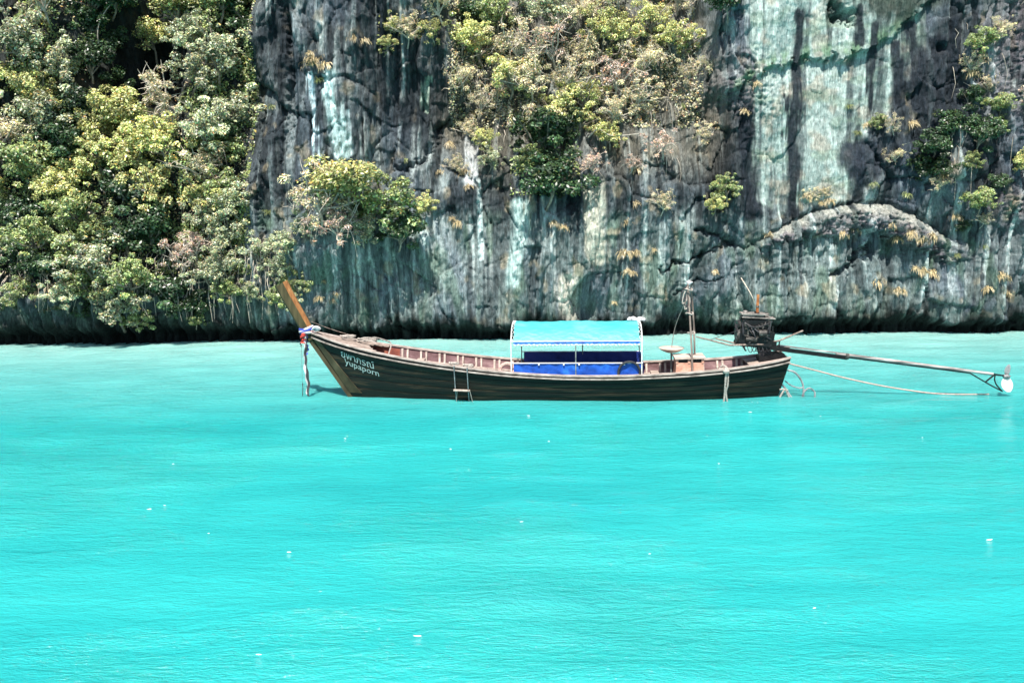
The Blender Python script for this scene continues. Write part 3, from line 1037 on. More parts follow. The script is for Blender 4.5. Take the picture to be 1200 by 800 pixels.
en.sheet([[(1.96 + .05 * (y + .8) / 1.6, y, .66), (1.965 + .05 * (y + .8) / 1.6 + .012 * math.sin(y * 14), y, .83), (1.96 + .05 * (y + .8) / 1.6, y, .985)] for y in np.linspace(-.78, .8, 20)], .006)
en.build('end_sheet', M['blue_shaded'], boat, True)
# bench under the canopy covered in blue sheet, shade painted in
bn = MB()
bn.box((.4, .0, .58), (2.6, .9, .04))
bn.build('bench', M['blue_shaded'], boat)

# boat name
def hull_text(body, x0, z0, size, slope, name):
    cu = bpy.data.curves.new('name', 'FONT')
    cu.body = body
    cu.size = 1.0
    cu.resolution_u = 2
    to = bpy.data.objects.new('tmp', cu)
    col.objects.link(to)
    bpy.context.view_layer.update()
    me = bpy.data.meshes.new_from_object(to)
    co = np.array([v.co for v in me.vertices])
    bpy.data.objects.remove(to)
    co[:, 0] -= co[:, 0].min()
    return me, co
def put_text(body, x0, z0, width, hscale, sl0, sl1, name, label):
    me, co = hull_text(body, 0, 0, 1, 0, name)
    k = width / co[:, 0].max()
    for v, (tx, ty, _) in zip(me.vertices, co):
        f = tx / co[:, 0].max()
        x = x0 + tx * k
        z = z0 + ty * k * hscale + sl0 * (tx * k) + sl1 * f * f
        v.co = (x, -(half_at(x, z) + .012), z)
    me.update()
    o = link(name, me, M['text'], hull_o)
    o['label'] = label
    return o
put_text('ยุพาภรณ์', -5.53, 1.075, .88, 1.05, -.345, .02, 'lettering', 'white Thai boat name on the bow')
put_text('yupaporn', -5.45, .885, .90, .95, -.37, .05, 'lettering', 'white Latin letter boat name on the bow')

# ------------------------------------------------------------------ things on and around the boat
def spline(pts, n=8):
    P = [Vector(p) for p in pts]
    P = [P[0] * 2 - P[1]] + P + [P[-1] * 2 - P[-2]]
    out = []
    for i in range(1, len(P) - 2):
        for k in range(n):
            t = k / n
            a, b, c, d = P[i - 1], P[i], P[i + 1], P[i + 2]
            out.append(.5 * ((2 * b) + (-a + c) * t + (2 * a - 5 * b + 4 * c - d) * t * t + (-a + 3 * b - 3 * c + d) * t ** 3))
    out.append(P[-2])
    return out

# bow sashes
sash = boat_thing('knotted_cloth', 'white, blue and red cloth sashes knotted round the prow with hanging tails', 'sash', (-6.45, 0, 1.62))
for k, (mat, z, rad) in enumerate((('cloth_white', 1.74, .165), ('cloth_blue', 1.685, .17), ('cloth_red', 1.63, .165), ('cloth_white', 1.66, .18), ('cloth_blue', 1.76, .15))):
    w = MB()
    pts = []
    for i in range(20):
        a = 2 * math.pi * i / 20
        pts.append((-6.44 - (z - 1.66) * .5 + rad * 1.0 * math.cos(a), .118 * math.sin(a) * (1 + .1 * (k % 2)), z + .035 * math.cos(a + k) + .035 * math.cos(a)))
    w.tube(pts, .034, 6, True)
    w.build('wrap', M[mat], sash, True)
kn = MB()
kn.lathe([(.01, -.06), (.05, -.04), (.065, 0), (.05, .04), (.01, .06)], (-6.52, -.13, 1.6), 8)
kn.build('knot', M['cloth_red'], sash, True)
kn = MB()
kn.tube(spline([(-6.3, -.13, 1.72), (-6.2, -.17, 1.80), (-6.1, -.16, 1.77), (-6.22, -.14, 1.70)], 5), [.02 + .03 * math.sin(i / 15 * 3.14) for i in range(16)], 6)
kn.build('knot', M['cloth_white'], sash, True)
for k, (mat, x, y, L, w0) in enumerate((('cloth_white', -6.50, -.14, 1.52, .030), ('dark_rope', -6.475, -.15, 1.56, .028), ('cloth_blue', -6.46, -.12, .5, .03), ('cloth_red', -6.53, -.13, .20, .05), ('dark_rope', -6.60, -.1, .32, .012))):
    st_ = MB()
    P = []
    for i in range(26):
        t = i / 25
        xx = x + .02 * math.sin(t * 9 + k) + .012 * math.sin(t * 31 + k * 2)
        ww = w0 * (.75 + .5 * abs(math.sin(t * 15 + k * 1.3)))
        P.append([(xx - ww, y + .02 * math.sin(t * 17), 1.60 - L * t), (xx + ww, y - .02 * math.sin(t * 13 + 1), 1.60 - L * t)])
    st_.sheet(P, .008)
    st_.build('tail', M[mat], sash)
lp = MB()
lp.tube(spline([(-6.62, -.12, .36), (-6.615, -.125, .2), (-6.64, -.12, .03)], 5), .011, 5)
lp.tube(spline([(-6.60, -.1, 1.3), (-6.61, -.12, .8), (-6.62, -.12, .36)], 5), .004, 4)
lp.build('tail', M['dark_rope'], sash)

# deck ropes
def rope_coil(name, c, rad, turns, label, r=.018, base=None, tail=None, mat='rope', squash=.5):
    mb = MB()
    pts = []
    rr = random.Random(hash(label) % 1000 if False else len(label))
    for i in range(turns * 14):
        a = 2 * math.pi * i / 14
        k = rad * (1 - .25 * rr.random())
        pts.append((c[0] + k * math.cos(a), c[1] + k * squash * math.sin(a) + .02 * rr.random(), c[2] + .02 + .018 * (i / 14) + .03 * rr.random() + .10 * max(0, math.sin(a * .5 + turns)) * rad))
    if tail:
        pts += spline([pts[-1]] + tail, 5)[1:]
    mb.tube(pts, r, 5)
    return boat_single(mb, name, M[mat], label, 'rope', c)
rope_coil('rope', (-4.93, .05, 1.36), .26, 5, 'large tangled heap of pale rope on the foredeck beside the hatch', .017, tail=[(-4.55, .2, 1.42), (-4.38, .3, 1.3), (-4.42, .1, 1.0), (-4.3, 0, .8)])
rope_coil('rope', (-5.42, .02, 1.475), .20, 3, 'small loose coil of pale rope on the foredeck near the prow', .014)
bl = MB()
bl.tube(spline([(-6.35, .0, 1.93), (-5.95, .2, 1.72), (-5.5, .3, 1.55), (-5.3, .3, 1.49)], 6), .008, 5)
boat_single(bl, 'bow_line', M['pole'], 'thin brown line running from the prow down to the foredeck', 'line', (-5.3, .3, 1.49))
# rope bundles on near gunwale
for x, lb, n in ((-2.62, 'knotted bundle of pale rope over the rail above the ladder, bow side', 3), (-2.27, 'knotted bundle of pale rope over the rail above the ladder, canopy side', 3), (-3.3, 'flat coil of pale rope on the inner ledge between the ribs, bow side', 2), (-1.65, 'pale rope heap on the inner ledge next to the pink ring', 3)):
    y = -(half_at(x, sheer(x) - .05) - .1)
    rope_coil('rope', (x, y + (.0 if n == 3 else .02), sheer(x) + (.0 if 'rail' in lb else -.12)), .13, n, lb, .019, squash=.6)
# ladder
lad = boat_thing('boarding_ladder', 'narrow pale boarding ladder hanging over the dark hull side', 'ladder', (-2.45, -.85, -.05))
def hy(x, z):
    return -(half_at(x, max(z, -.1)) + .05)
for x, mat in ((-2.60, 'steel'), (-2.28, 'steel')):
    sd_ = MB()
    zz = [sheer(x) + .03, sheer(x) - .1, .55, .33, .1, -.06]
    sd_.tube([(x + (.0), -.78, sheer(x) + .03)] + [(x, hy(x, z) - (.03 if z > .5 else .035), z) for z in zz], .013, 6)
    sd_.build('side_rail', M[mat], lad, True)
for z, w in ((.32, .2), (-.02, .17)):
    rg = MB()
    rg.bar((-2.44 - w, hy(-2.44, z) - .045, z + .01), (-2.44 + w, hy(-2.44, z) - .045, z - .005), .09, .03)
    rg.build('rung', M['rib'], lad)
for x in (-2.56, -2.24):
    rg = MB()
    rg.tube([(x, hy(x, .3) - .05, .3), (x - .03 if x < -2.4 else x + .05, hy(x, .05) - .07, .02)], .010, 5)
    rg.build('lashing', M['rope'], lad)
# fender rope at stern quarter
fr_ = boat_thing('mooring_rope', 'thick pale rope knotted on the after rail and trailing to the water', 'rope', (3.95, -.75, 0))
x = 3.92
w = MB()
w.tube(spline([(x - .1, -.60, sheer(x) + .05), (x - .02, -.70, sheer(x) + .09), (x + .03, -.79, sheer(x) + .02), (x + .0, -.80, sheer(x) - .12), (x - .01, -.78, .42), (x - .01, -.74, .2), (x - .03, -.72, -.04)], 5), .026, 6)
w.build('strand', M['rope'], fr_, True)
w = MB()
w.tube(spline([(x + .05, -.78, sheer(x) - .04), (x + .05, -.79, .45), (x + .02, -.75, .25), (x + .06, -.73, -.04)], 5), .020, 6)
w.build('strand', M['rope'], fr_, True)
w = MB()
w.lathe([(.02, -.07), (.07, -.05), (.085, 0), (.06, .05), (.02, .08)], (x, -.80, sheer(x) - .01), 8)
w.build('knot', M['rope'], fr_, True)
# pink ring, rubber hoop
rg = MB()
pc = (-1.33, -.70, .80)
rg.tube([(pc[0] + .17 * math.cos(a), pc[1] + .05 * math.sin(a), pc[2] + .15 * math.sin(a)) for a in [2 * math.pi * i / 24 for i in range(24)]], .05, 8, True)
boat_single(rg, 'ring_buoy', M['rope_pink'], 'faded pink ring buoy leaning against the front end of the blue sheet', 'buoy', (pc[0], pc[1], pc[2] - .2))
rg = MB()
rg.tube(spline([(1.36, -.835, .66), (1.37, -.84, .82), (1.45, -.845, .96), (1.62, -.845, 1.02), (1.79, -.845, .96), (1.87, -.84, .82), (1.88, -.835, .66)], 6), .03, 8)
boat_single(rg, 'bent_hose', M['rubber'], 'arched black rubber hose standing against the blue side sheet', 'hose', (1.62, -.84, .66))
# bundle on canopy top
bd = MB()
bd.tube(spline([(1.62, .05, 1.905), (1.72, .1, 1.93), (1.85, .05, 1.92), (1.98, .1, 1.925), (2.06, .05, 1.90)], 5), [.02, .03, .05, .06, .05, .045, .06, .07, .065, .05, .045, .05, .06, .065, .055, .05, .045, .05, .045, .04, .02], 7)
boat_single(bd, 'cloth_bundle', M['cloth_white'], 'rolled pale pinkish cloth bundle lying on the rear edge of the canopy', 'bundle', (1.84, .06, 1.88))

# box cabinet
cab = boat_thing('wooden_cabinet', 'small salmon painted wooden cabinet with pale lid behind the canopy', 'cabinet', (3.15, -.1, .31))
w = MB()
w.box((3.12, -.1, .605), (.72, .56, .59), None, .9)
cb = w.build('body', M['salmon'], cab)
w = MB()
w.box((3.12, -.1, .94), (.58, .46, .10))
w.build('recess', M['black'], cab)  # solid black block, paints the shade of the opening under the lid
for dx in (-.31, -.02, .31):
    for dy in (-.24, .24):
        w = MB()
        w.box((3.12 + dx, -.1 + dy, .94), (.06, .05, .11))
        w.build('corner_post', M['salmon'], cab)
w = MB()
w.box((3.12, -.1, 1.015), (.74, .60, .04), Matrix.Rotation(R_(-1.5), 3, 'Y'))
w.build('lid', M['lid'], cab)
# round table
tb = boat_thing('round_table', 'round pale tray table on a thin post behind the canopy', 'table', (2.74, .3, .31))
w = MB()
w.lathe([(.03, 1.03), (.14, 1.05), (.25, 1.10), (.315, 1.15), (.315, 1.165), (.25, 1.172), (.05, 1.175)], (2.74, .3, 0), 24)
w.build('table_top', M['lid'], tb, True)
w = MB()
w.tube([(2.74, .3, .31), (2.74, .3, 1.05)], .022, 8)
w.build('post', M['grey_pipe'], tb, True)
# mast poles
ms = boat_thing('pole_mast', 'pair of tall bare poles lashed together at the top with ropes and rags', 'mast', (3.2, -.3, .31))
w = MB()
w.tube([(3.19, -.47, .31), (3.15, -.42, 1.2), (3.10, -.32, 2.1), (3.05, -.25, 2.84)], [.026, .025, .022, .017], 7)
w.build('pole', M['pole'], ms, True)
w = MB()
w.tube([(3.28, .0, 1.02), (3.25, -.05, 1.6), (3.19, -.14, 2.3), (3.12, -.2, 2.9)], [.024, .024, .021, .016], 7)
w.build('pole', M['pole'], ms, True)
for z, dx in ((2.68, 0), (2.1, .03), (1.62, .08)):
    w = MB()
    w.tube([(3.07 + dx + .09 * math.cos(a), -.25 + .10 * math.sin(a), z + .02 * math.sin(2 * a)) for a in [2 * math.pi * i / 12 for i in range(12)]], .018, 5, True)
    w.build('lashing', M['rope'], ms, True)
rr_ = random.Random(3)
for k in range(5):
    w = MB()
    x0 = 3.02 + .07 * k * .5
    w.tube(spline([(3.05, -.25, 2.80 - .04 * k), (x0 - .12 + .05 * rr_.random(), -.3, 2.62 - .06 * k), (x0 - .10 - .05 * rr_.random(), -.31, 2.42 - .07 * k), (x0 - .02, -.28, 2.5 - .05 * k), (3.06, -.24, 2.72)], 5), .016, 5)
    w.build('rope_loop', M['rope' if k % 2 else 'dark_rope'], ms, True)
for k, (dx, dz) in enumerate(((-.06, .06), (.03, .09), (.10, .04), (.0, .02))):
    w = MB()
    w.tube([(3.07, -.23, 2.80), (3.07 + dx * .6, -.24, 2.83 + dz * .6), (3.07 + dx, -.26, 2.82 + dz)], [.03, .035, .01], 6)
    w.build('rag', M['cloth_white'], ms, True)
w = MB()
w.tube(spline([(3.02, -.28, 2.42), (2.93, -.2, 2.2), (2.80, .1, 1.7), (2.74, .28, 1.18)], 6), .009, 5)
w.build('stay', M['rope'], ms, True)

# ------------------------------------------------------------------ the long-tail engine
eng = boat_thing('longtail_motor', 'black greasy longtail motor tilted on the stern with its long propeller shaft', 'motor', (5.05, 0, 1.1))
AX0 = Vector((4.55, 0, 1.32))
AX1 = Vector((10.72, 0, .475))
axd = (AX1 - AX0).normalized()
rotm = Matrix.Rotation(math.atan2(-axd.z, axd.x), 3, 'Y')
def on_ax(x, dz=0, y=0):
    t = (x - AX0.x) / axd.x
    p = AX0 + axd * t
    return Vector((p.x, y, p.z + dz))
def part(name, mat, fn, parent=None, smooth=False):
    mb = MB()
    fn(mb)
    return mb.build(name, M[mat], parent or eng, smooth)
blk = part('engine_block', 'black', lambda m: (m.box((4.72, 0, 1.48), (.80, .44, .36), rotm), m.box((4.70, 0, 1.76), (.60, .38, .30)), m.box((4.98, .02, 1.68), (.16, .3, .3)), m.box((4.34, .05, 1.62), (.1, .3, .22)), m.box((5.08, 0, 1.50), (.2, .26, .2), rotm), m.box((4.98, 0, 1.33), (.5, .3, .16), rotm)))
part('cylinder_head', 'black', lambda m: (m.box((4.70, 0, 1.88), (.62, .30, .08)), m.box((4.55, 0, 1.93), (.14, .2, .06)), m.box((4.74, 0, 1.93), (.14, .2, .06)), m.box((4.92, 0, 1.93), (.14, .2, .06))))
part('top_plate', 'engine_pale', lambda m: m.box((4.78, -.02, 1.965), (.80, .36, .02), Matrix.Rotation(R_(3.5), 3, 'Y')))
part('fuel_tank', 'engine_pale', lambda m: (m.box((4.66, .0, 2.055), (.58, .38, .03), Matrix.Rotation(R_(1.5), 3, 'Y')), m.box((4.66, .0, 2.015), (.50, .30, .05)), m.lathe([(.02, -.05), (.06, -.04), (.06, .03), (.03, .05)], (4.47, -.08, 2.09), 10, 'Z'), m.box((4.62, -.1, 2.08), (.12, .08, .04)), m.box((5.0, 0, 2.02), (.1, .16, .06))))
part('flywheel', 'engine_grey', lambda m: m.lathe([(.05, -.07), (.20, -.06), (.22, -.02), (.22, .03), (.18, .05), (.06, .06)], (4.33, 0, 1.52), 20, 'X'), None, True)
part('pulley', 'engine_grey', lambda m: m.lathe([(.03, -.03), (.10, -.03), (.08, 0), (.10, .03), (.03, .03)], (4.32, -.12, 1.80), 14, 'X'), None, True)
part('radiator', 'black', lambda m: m.box((4.42, 0, 1.76), (.07, .46, .36)))
for k in range(4):
    part('fin', 'engine_grey', lambda m, k=k: m.box((4.52 + .12 * k, -.215, 1.66), (.03, .05, .22)))
part('air_filter', 'engine_grey', lambda m: m.lathe([(.02, -.11), (.085, -.1), (.09, .09), (.05, .11)], (5.02, -.1, 1.85), 12, 'Z'), None, True)
part('starter', 'engine_grey', lambda m: m.lathe([(.02, -.16), (.06, -.15), (.065, .1), (.03, .12)], (4.62, -.25, 1.45), 12, 'X'), None, True)
part('alternator', 'engine_grey', lambda m: m.lathe([(.02, -.10), (.09, -.09), (.09, .09), (.03, .1)], (4.86, -.26, 1.60), 12, 'X'), None, True)
part('exhaust_pipe', 'rust', lambda m: m.tube([(4.78, .05, 1.98), (4.785, .05, 2.15), (4.795, .05, 2.51)], [.038, .036, .034], 8), None, True)
part('exhaust_collar', 'engine_grey', lambda m: m.tube([(4.787, .05, 2.2), (4.789, .05, 2.24)], .045, 8), None, True)
hr = random.Random(5)
for k in range(12):
    x0 = 4.4 + .6 * hr.random()
    x1 = 4.35 + .8 * hr.random()
    z0, z1 = 1.4 + .5 * hr.random(), 1.35 + .55 * hr.random()
    part('hose', 'engine_grey' if k % 4 == 0 else 'rubber', lambda m: m.tube(spline([(x0, -.2, z0), ((x0 + x1) / 2, -.27 - .05 * hr.random(), (z0 + z1) / 2 - .1 * hr.random()), (x1, -.21, z1)], 5), .012 + .008 * (k % 2), 5), blk, True)
for k in range(14):
    part('bolt', 'engine_grey', lambda m: m.box((4.42 + .62 * hr.random(), -.225, 1.40 + .42 * hr.random()), (.05 + .04 * hr.random(), .05, .04)), blk)
part('drip_cloth', 'dark_rope', lambda m: m.sheet([[(4.75 + .07 * i, -.1 + .03 * math.sin(i * 2), 1.27), (4.78 + .065 * i, -.11 + .04 * math.sin(i * 3), 1.12), (4.82 + .055 * i, -.1, 1.04 + .03 * math.sin(i * 5))] for i in range(6)], .01))
for k in range(9):
    a0 = (4.22 + .12 * hr.random(), -.15 + .3 * hr.random(), 1.35 + .5 * hr.random())
    part('hose', 'rubber', lambda m: m.tube(spline([(4.45, a0[1], a0[2] + .05), a0, (4.24 + .2 * hr.random(), a0[1] - .05, a0[2] - .18), (4.5, a0[1], a0[2] - .25 - .1 * hr.random())], 5), .013 + .008 * (k % 2), 5), blk, True)
for k in range(7):
    xk = 4.5 + .09 * k
    part('cable', 'rubber', lambda m: m.tube(spline([(xk, -.16, 1.36), (xk + .05, -.2, 1.22 - .08 * hr.random()), (xk + .12, -.17, 1.12 + .08 * hr.random()), (xk + .2, -.12, 1.27)], 4), .010, 4), blk, True)
for k in range(12):
    part('fitting', 'black' if k % 3 else 'engine_grey', lambda m: m.box((4.36 + .72 * hr.random(), -.12 + .2 * hr.random(), 1.90 + .16 * hr.random()), (.05 + .12 * hr.random(), .1, .04 + .07 * hr.random()), Matrix.Rotation(hr.uniform(-.4, .4), 3, 'Y')), blk)
part('pivot_post', 'black', lambda m: (m.tube([(5.06, 0, 1.06), (5.05, 0, 1.24)], .06, 10), m.box((5.05, 0, 1.20), (.16, .30, .05)), m.bar((5.05, -.13, 1.2), (5.03, -.13, 1.36), .03, .06), m.bar((5.05, .13, 1.2), (5.03, .13, 1.36), .03, .06)))
part('mount_frame', 'black', lambda m: (m.bar(on_ax(4.25, -.02, -.15), on_ax(5.6, -.02, -.15), .05, .08), m.bar(on_ax(4.25, -.02, .15), on_ax(5.6, -.02, .15), .05, .08), m.bar(on_ax(5.55, -.02, -.17), on_ax(5.55, -.02, .17), .06, .08)))
part('shaft_beam', 'black', lambda m: (m.bar(on_ax(5.0, -.045), on_ax(6.95, -.045), .09, .09)))
part('shaft_rail', 'shaft', lambda m: (m.bar(on_ax(5.3, .045), on_ax(7.0, .045), .05, .035)))
part('shaft_tube', 'shaft', lambda m: m.tube([on_ax(6.7, .02), on_ax(8.6, .02), on_ax(10.45, .015)], [.042, .042, .036], 10), None, True)
part('shaft_underside_bar', 'black', lambda m: m.bar(on_ax(6.9, -.035), on_ax(9.9, -.03), .04, .03))
part('collar', 'engine_grey', lambda m: m.tube([on_ax(6.92, -.01), on_ax(7.0, -.01)], .075, 10), None, True)
part('drive_shaft', 'black', lambda m: m.tube([on_ax(10.4, .015), on_ax(10.74, .01)], .022, 8), None, True)
part('skeg', 'black', lambda m: (m.bar(on_ax(9.9, -.03), (10.40, 0, .26), .03, .03), m.bar((10.40, 0, .26), (10.70, 0, .10), .03, .03), m.tube(spline([on_ax(10.50, 0), (10.50, 0, .38), (10.56, 0, .25), (10.70, 0, .10)], 4), .016, 6), m.bar((10.27, 0, .32), on_ax(10.47, -.01), .03, .028)))
# propeller
def blade(m, ang, L, wd, twist):
    P = []
    c = Vector((10.78, 0, .46))
    d = Vector((0, math.cos(ang), math.sin(ang)))
    t = Vector((0, -math.sin(ang), math.cos(ang)))
    for i in range(9):
        k = i / 8
        w_ = wd * math.sin(math.pi * (.12 + .83 * k)) ** .7
        row = []
        for j in range(5):
            q = (j / 4 - .5) * w_
            tw = twist * (1 - .35 * k)
            row.append(c + d * (.03 + L * k) + t * q * math.sin(tw) + Vector((1, 0, 0)) * (q * math.cos(tw) + .05 * k * k))
        P.append(row)
    m.sheet(P, .014)
part('propeller_hub', 'prop_grey', lambda m: m.lathe([(.02, -.07), (.05, -.06), (.055, .04), (.03, .09), (.005, .11)], (10.76, 0, .47), 10, 'X'), None, True)
part('propeller_blade', 'prop_grey', lambda m: blade(m, R_(84), .27, .13, R_(60)), None, True)
part('propeller_blade', 'prop_glint', lambda m: blade(m, R_(-96), .34, .30, R_(10)), None, True)
# tiller and handle
part('tiller', 'pole', lambda m: m.tube([on_ax(4.9, .05, -.2), (4.1, -.25, 1.31), (3.27, -.3, 1.535)], [.024, .022, .018], 7), None, True)
part('tiller', 'pole', lambda m: m.tube([on_ax(4.7, -.02, .15), (4.3, .12, 1.29), (3.80, .1, 1.42)], [.024, .022, .018], 7), None, True)
part('lift_handle', 'pole', lambda m: m.tube([(5.12, -.12, 1.36), (5.3, -.12, 1.40), (5.86, -.12, 1.64)], [.024, .023, .02], 7), None, True)
part('throttle_cable', 'rubber', lambda m: m.tube(spline([(4.4, -.2, 1.72), (4.1, -.2, 1.60), (3.85, -.2, 1.52), (3.6, -.28, 1.45)], 5), .007, 5), None, True)
part('handle_bracket', 'black', lambda m: (m.bar((5.3, -.12, 1.22), (5.3, -.12, 1.41), .03, .03), m.bar((5.13, -.12, 1.25), (5.13, -.12, 1.75), .04, .04)))

# stern hoops and ladder
sh = boat_thing('stern_boarding_frame', 'bent pipe boarding frame with hoops hanging behind the stern', 'frame', (5.5, 0, -.05))
def hoop(name, pts, r, mat='steel'):
    w = MB()
    w.tube(spline(pts, 7), r, 7)
    w.build(name, M[mat], sh, True)
hoop('arched_pipe', [(5.50, -.2, .68), (5.68, -.2, .62), (5.84, -.2, .42), (5.90, -.2, .2), (5.90, -.2, -.06)], .024)
hoop('arched_pipe', [(5.86, -.22, -.06), (5.90, -.22, .12), (6.02, -.22, .23), (6.15, -.22, .16), (6.17, -.22, .02), (6.12, -.22, -.06)], .020)
hoop('arched_pipe', [(5.36, -.25, .34), (5.48, -.25, .2), (5.58, -.25, .04), (5.72, -.25, -.06)], .024)
hoop('arched_pipe', [(5.44, -.22, .42), (5.6, -.22, .30), (5.78, -.22, .24), (5.88, -.22, .25)], .016)
hoop('brace', [(5.30, -.3, .22), (5.40, -.3, .23), (5.50, -.3, .2)], .018, 'rope')
hoop('brace', [(5.42, -.3, .22), (5.34, -.3, .08), (5.29, -.3, -.05)], .022, 'rope')
hoop('brace', [(5.44, -.3, .22), (5.52, -.3, .06), (5.58, -.3, -.05)], .018, 'rope')
# stern line: hangs, then floats
pts = [BM @ Vector(p) for p in [(5.55, .1, .80), (6.2, .15, .62), (7.0, .2, .40), (7.9, .2, .20), (8.8, .2, .05)]]
pts += [Vector((p.x, p.y, float(wave_z(p.x, p.y)) + .012)) for p in [BM @ Vector(q) for q in [(9.3, .2, 0), (9.7, .15, 0), (10.1, .2, 0), (10.5, .25, 0)]]]
w = MB()
w.tube(spline(pts, 8), .020, 5)
o = w.build('stern_line', M['rope_pink'], None, True)
c0 = Vector(pts[-1])
o.data.transform(Matrix.Translation(-c0))
o.location = c0
tag(o, 'pale pink line sagging from the stern and floating beneath the propeller shaft', 'line')

# bits of foam on the water
fm_me = []
fr2 = random.Random(9)
for k in range(4):
    mb = MB()
    n = 9
    ring = [((.05 + .12 * fr2.random()) * math.cos(2 * math.pi * i / n) * (1.6 + .5 * k % 1), (.025 + .07 * fr2.random()) * math.sin(2 * math.pi * i / n)) for i in range(n)]
    mb.add([(x, y, 0) for x, y in ring] + [(x * .6, y * .6, .012) for x, y in ring], [(i, (i + 1) % n, n + (i + 1) % n, n + i) for i in range(n)] + [tuple(n + i for i in range(n)), tuple(range(n))[::-1]])
    me = bpy.data.meshes.new('foam_fleck')
    me.from_pydata(mb.v, [], mb.f)
    me.materials.append(M['foam'])
    fm_me.append(me)
FL = [(-9.43, 15.0, 1.0), (-5.5, 13.0, .5), (-5.35, 13.2, .35), (-6.2, 15.8, .35), (-1.2, 16.6, .5), (.35, 19.6, .5), (.1, 12.2, .45), (-2.9, 11.0, .4), (3.6, 15.2, .4), (5.3, 19.5, .6), (7.3, 11.3, .35), (6.2, 11.2, .7), (-4.2, 11.8, .3), (-1.0, 8.6, .6), (-2.5, 8.2, .5), (3.2, 9.1, .3), (6.7, 19.0, .35), (-8.6, 9.6, .4), (1.7, 10.8, .3), (.7, 17.2, .3), (8.0, 17.0, .3), (-3.4, 17.6, .35), (-12.5, 12.0, .4), (10.5, 13.0, .35)]
for i, (x, y, s_) in enumerate(FL):
    o = link('foam_fleck', fm_me[i % 4])
    o.location = (x, y, float(wave_z(x, y)) + .002)
    o.rotation_euler = (0, 0, fr2.uniform(-.5, .5))
    o.scale = (s_ * .30, s_ * .30, .3)
    tag(o, 'small white fleck of foam drifting on the turquoise water', 'foam', 'foam flecks on the water')
# ------------------------------------------------------------------ vegetation
def leaf_mesh(name, P, Nn, size, tint, rng, mat, aspect=.5, extra=None):
    """diamond leaves (4 verts, folded along the middle) at P facing Nn"""
    n = len(P)
    Nn = Nn / np.maximum(np.linalg.norm(Nn, axis=1, keepdims=True), 1e-6)
    rv = rng.normal(size=(n, 3))
    T = rv - Nn * (rv * Nn).sum(1, keepdims=True)
    T /= np.maximum(np.linalg.norm(T, axis=1, keepdims=True), 1e-6)
    Bn = np.cross(Nn, T)
    s = (size * rng.uniform(.6, 1.35, n))[:, None]
    V = np.stack([P - T * s * .5, P + Bn * s * aspect * .5 - Nn * s * .10, P + T * s * .5 - Nn * s * .14, P - Bn * s * aspect * .5 - Nn * s * .10], 1).reshape(-1, 3)
    k = np.arange(n)[:, None] * 4
    F3 = np.concatenate([k + np.array([[0, 1, 2]]), k + np.array([[0, 2, 3]])])
    C = np.repeat(tint, 4, axis=0)
    me = np_mesh(name, V, [F3], False, ('leaf_tint', np.clip(C, 0, 3)))
    me.materials.append(mat)
    return me

def tints(rng, n, brown=.08, var=.5):
    v = np.exp(rng.normal(0, var, n))[:, None]
    t = np.ones((n, 3)) * v
    t[:, 0] *= rng.uniform(.75, 1.12, n)
    t[:, 2] *= rng.uniform(.7, 1.4, n)
    b = rng.random(n) < brown
    t[b] *= np.array([1.5, .9, .7])
    return t

def make_plant(seed, mat, nleaf, leaf, spread=(1, .85, .8), nblob=18, brown=.06, up=.55, bare=False, aspect=.5, bsize=(.16, .40)):
    """unit plant: base at origin, crown radius about 1 centred at (0,-.6,.95)"""
    rng = np.random.default_rng(seed)
    c0 = np.array([0, -.6, .95])
    bl, br = [], []
    for i in range(nblob):
        d = rng.normal(size=3)
        d /= np.linalg.norm(d)
        k = rng.uniform(.25, 1.0) if i else 0
        bl.append(c0 + d * k * np.array(spread))
        br.append(rng.uniform(*bsize) * (1.1 - .45 * k))
    bl, br = np.array(bl), np.array(br)
    wts = br ** 2 / (br ** 2).sum()
    pick = rng.choice(nblob, nleaf, p=wts)
    d = rng.normal(size=(nleaf, 3))
    d[:, 2] = d[:, 2] * .9 + .25
    d /= np.linalg.norm(d, axis=1, keepdims=True)
    rr = br[pick] * rng.uniform(.45, 1.12, nleaf) ** .6
    P = bl[pick] + d * rr[:, None] * np.array([1.1, 1, .8])
    Nn = d * .55 + np.array([0, -.40, up + .15]) + rng.normal(0, .42, (nleaf, 3))
    tint = tints(rng, nleaf, brown) * (np.exp(rng.normal(0, .22, nblob))[pick])[:, None]
    crown = leaf_mesh('crown', P, Nn, leaf, tint, rng, mat, aspect)
    tm = MB()
    tm.tube(spline([(0, .12, -.12), (0, -.12, .05), (.04, -.38, .35), (0, -.55, .75)], 4), [.055 - .0025 * i for i in range(13)], 6)
    for i in range(min(nblob, 9)):
        t = bl[i]
        s0 = np.array([.02, -.38 - .1 * rng.random(), .35 + .3 * rng.random()])
        mid = (s0 + t) / 2 + rng.normal(0, .06, 3)
        tm.tube([tuple(s0), tuple(mid), tuple(t), tuple(t + (t - mid) * .35)], [.035, .024, .014, .005], 5)
    if bare:
        for i in range(70):
            a = bl[rng.integers(nblob)]
            d = rng.normal(size=3) + np.array([0, -.3, .25])
            d /= np.linalg.norm(d)
            L = rng.uniform(.25, .6)
            b = a + d * L * .5 + rng.normal(0, .04, 3)
            e = a + d * L + np.array([0, 0, -.08])
            tm.tube([tuple(a), tuple(b), tuple(e)], [.012, .010, .004], 3)
    me = bpy.data.meshes.new('trunk')
    me.from_pydata(tm.v, [], tm.f)
    me.materials.append(M['twig' if bare else 'bark'])
    return me, crown

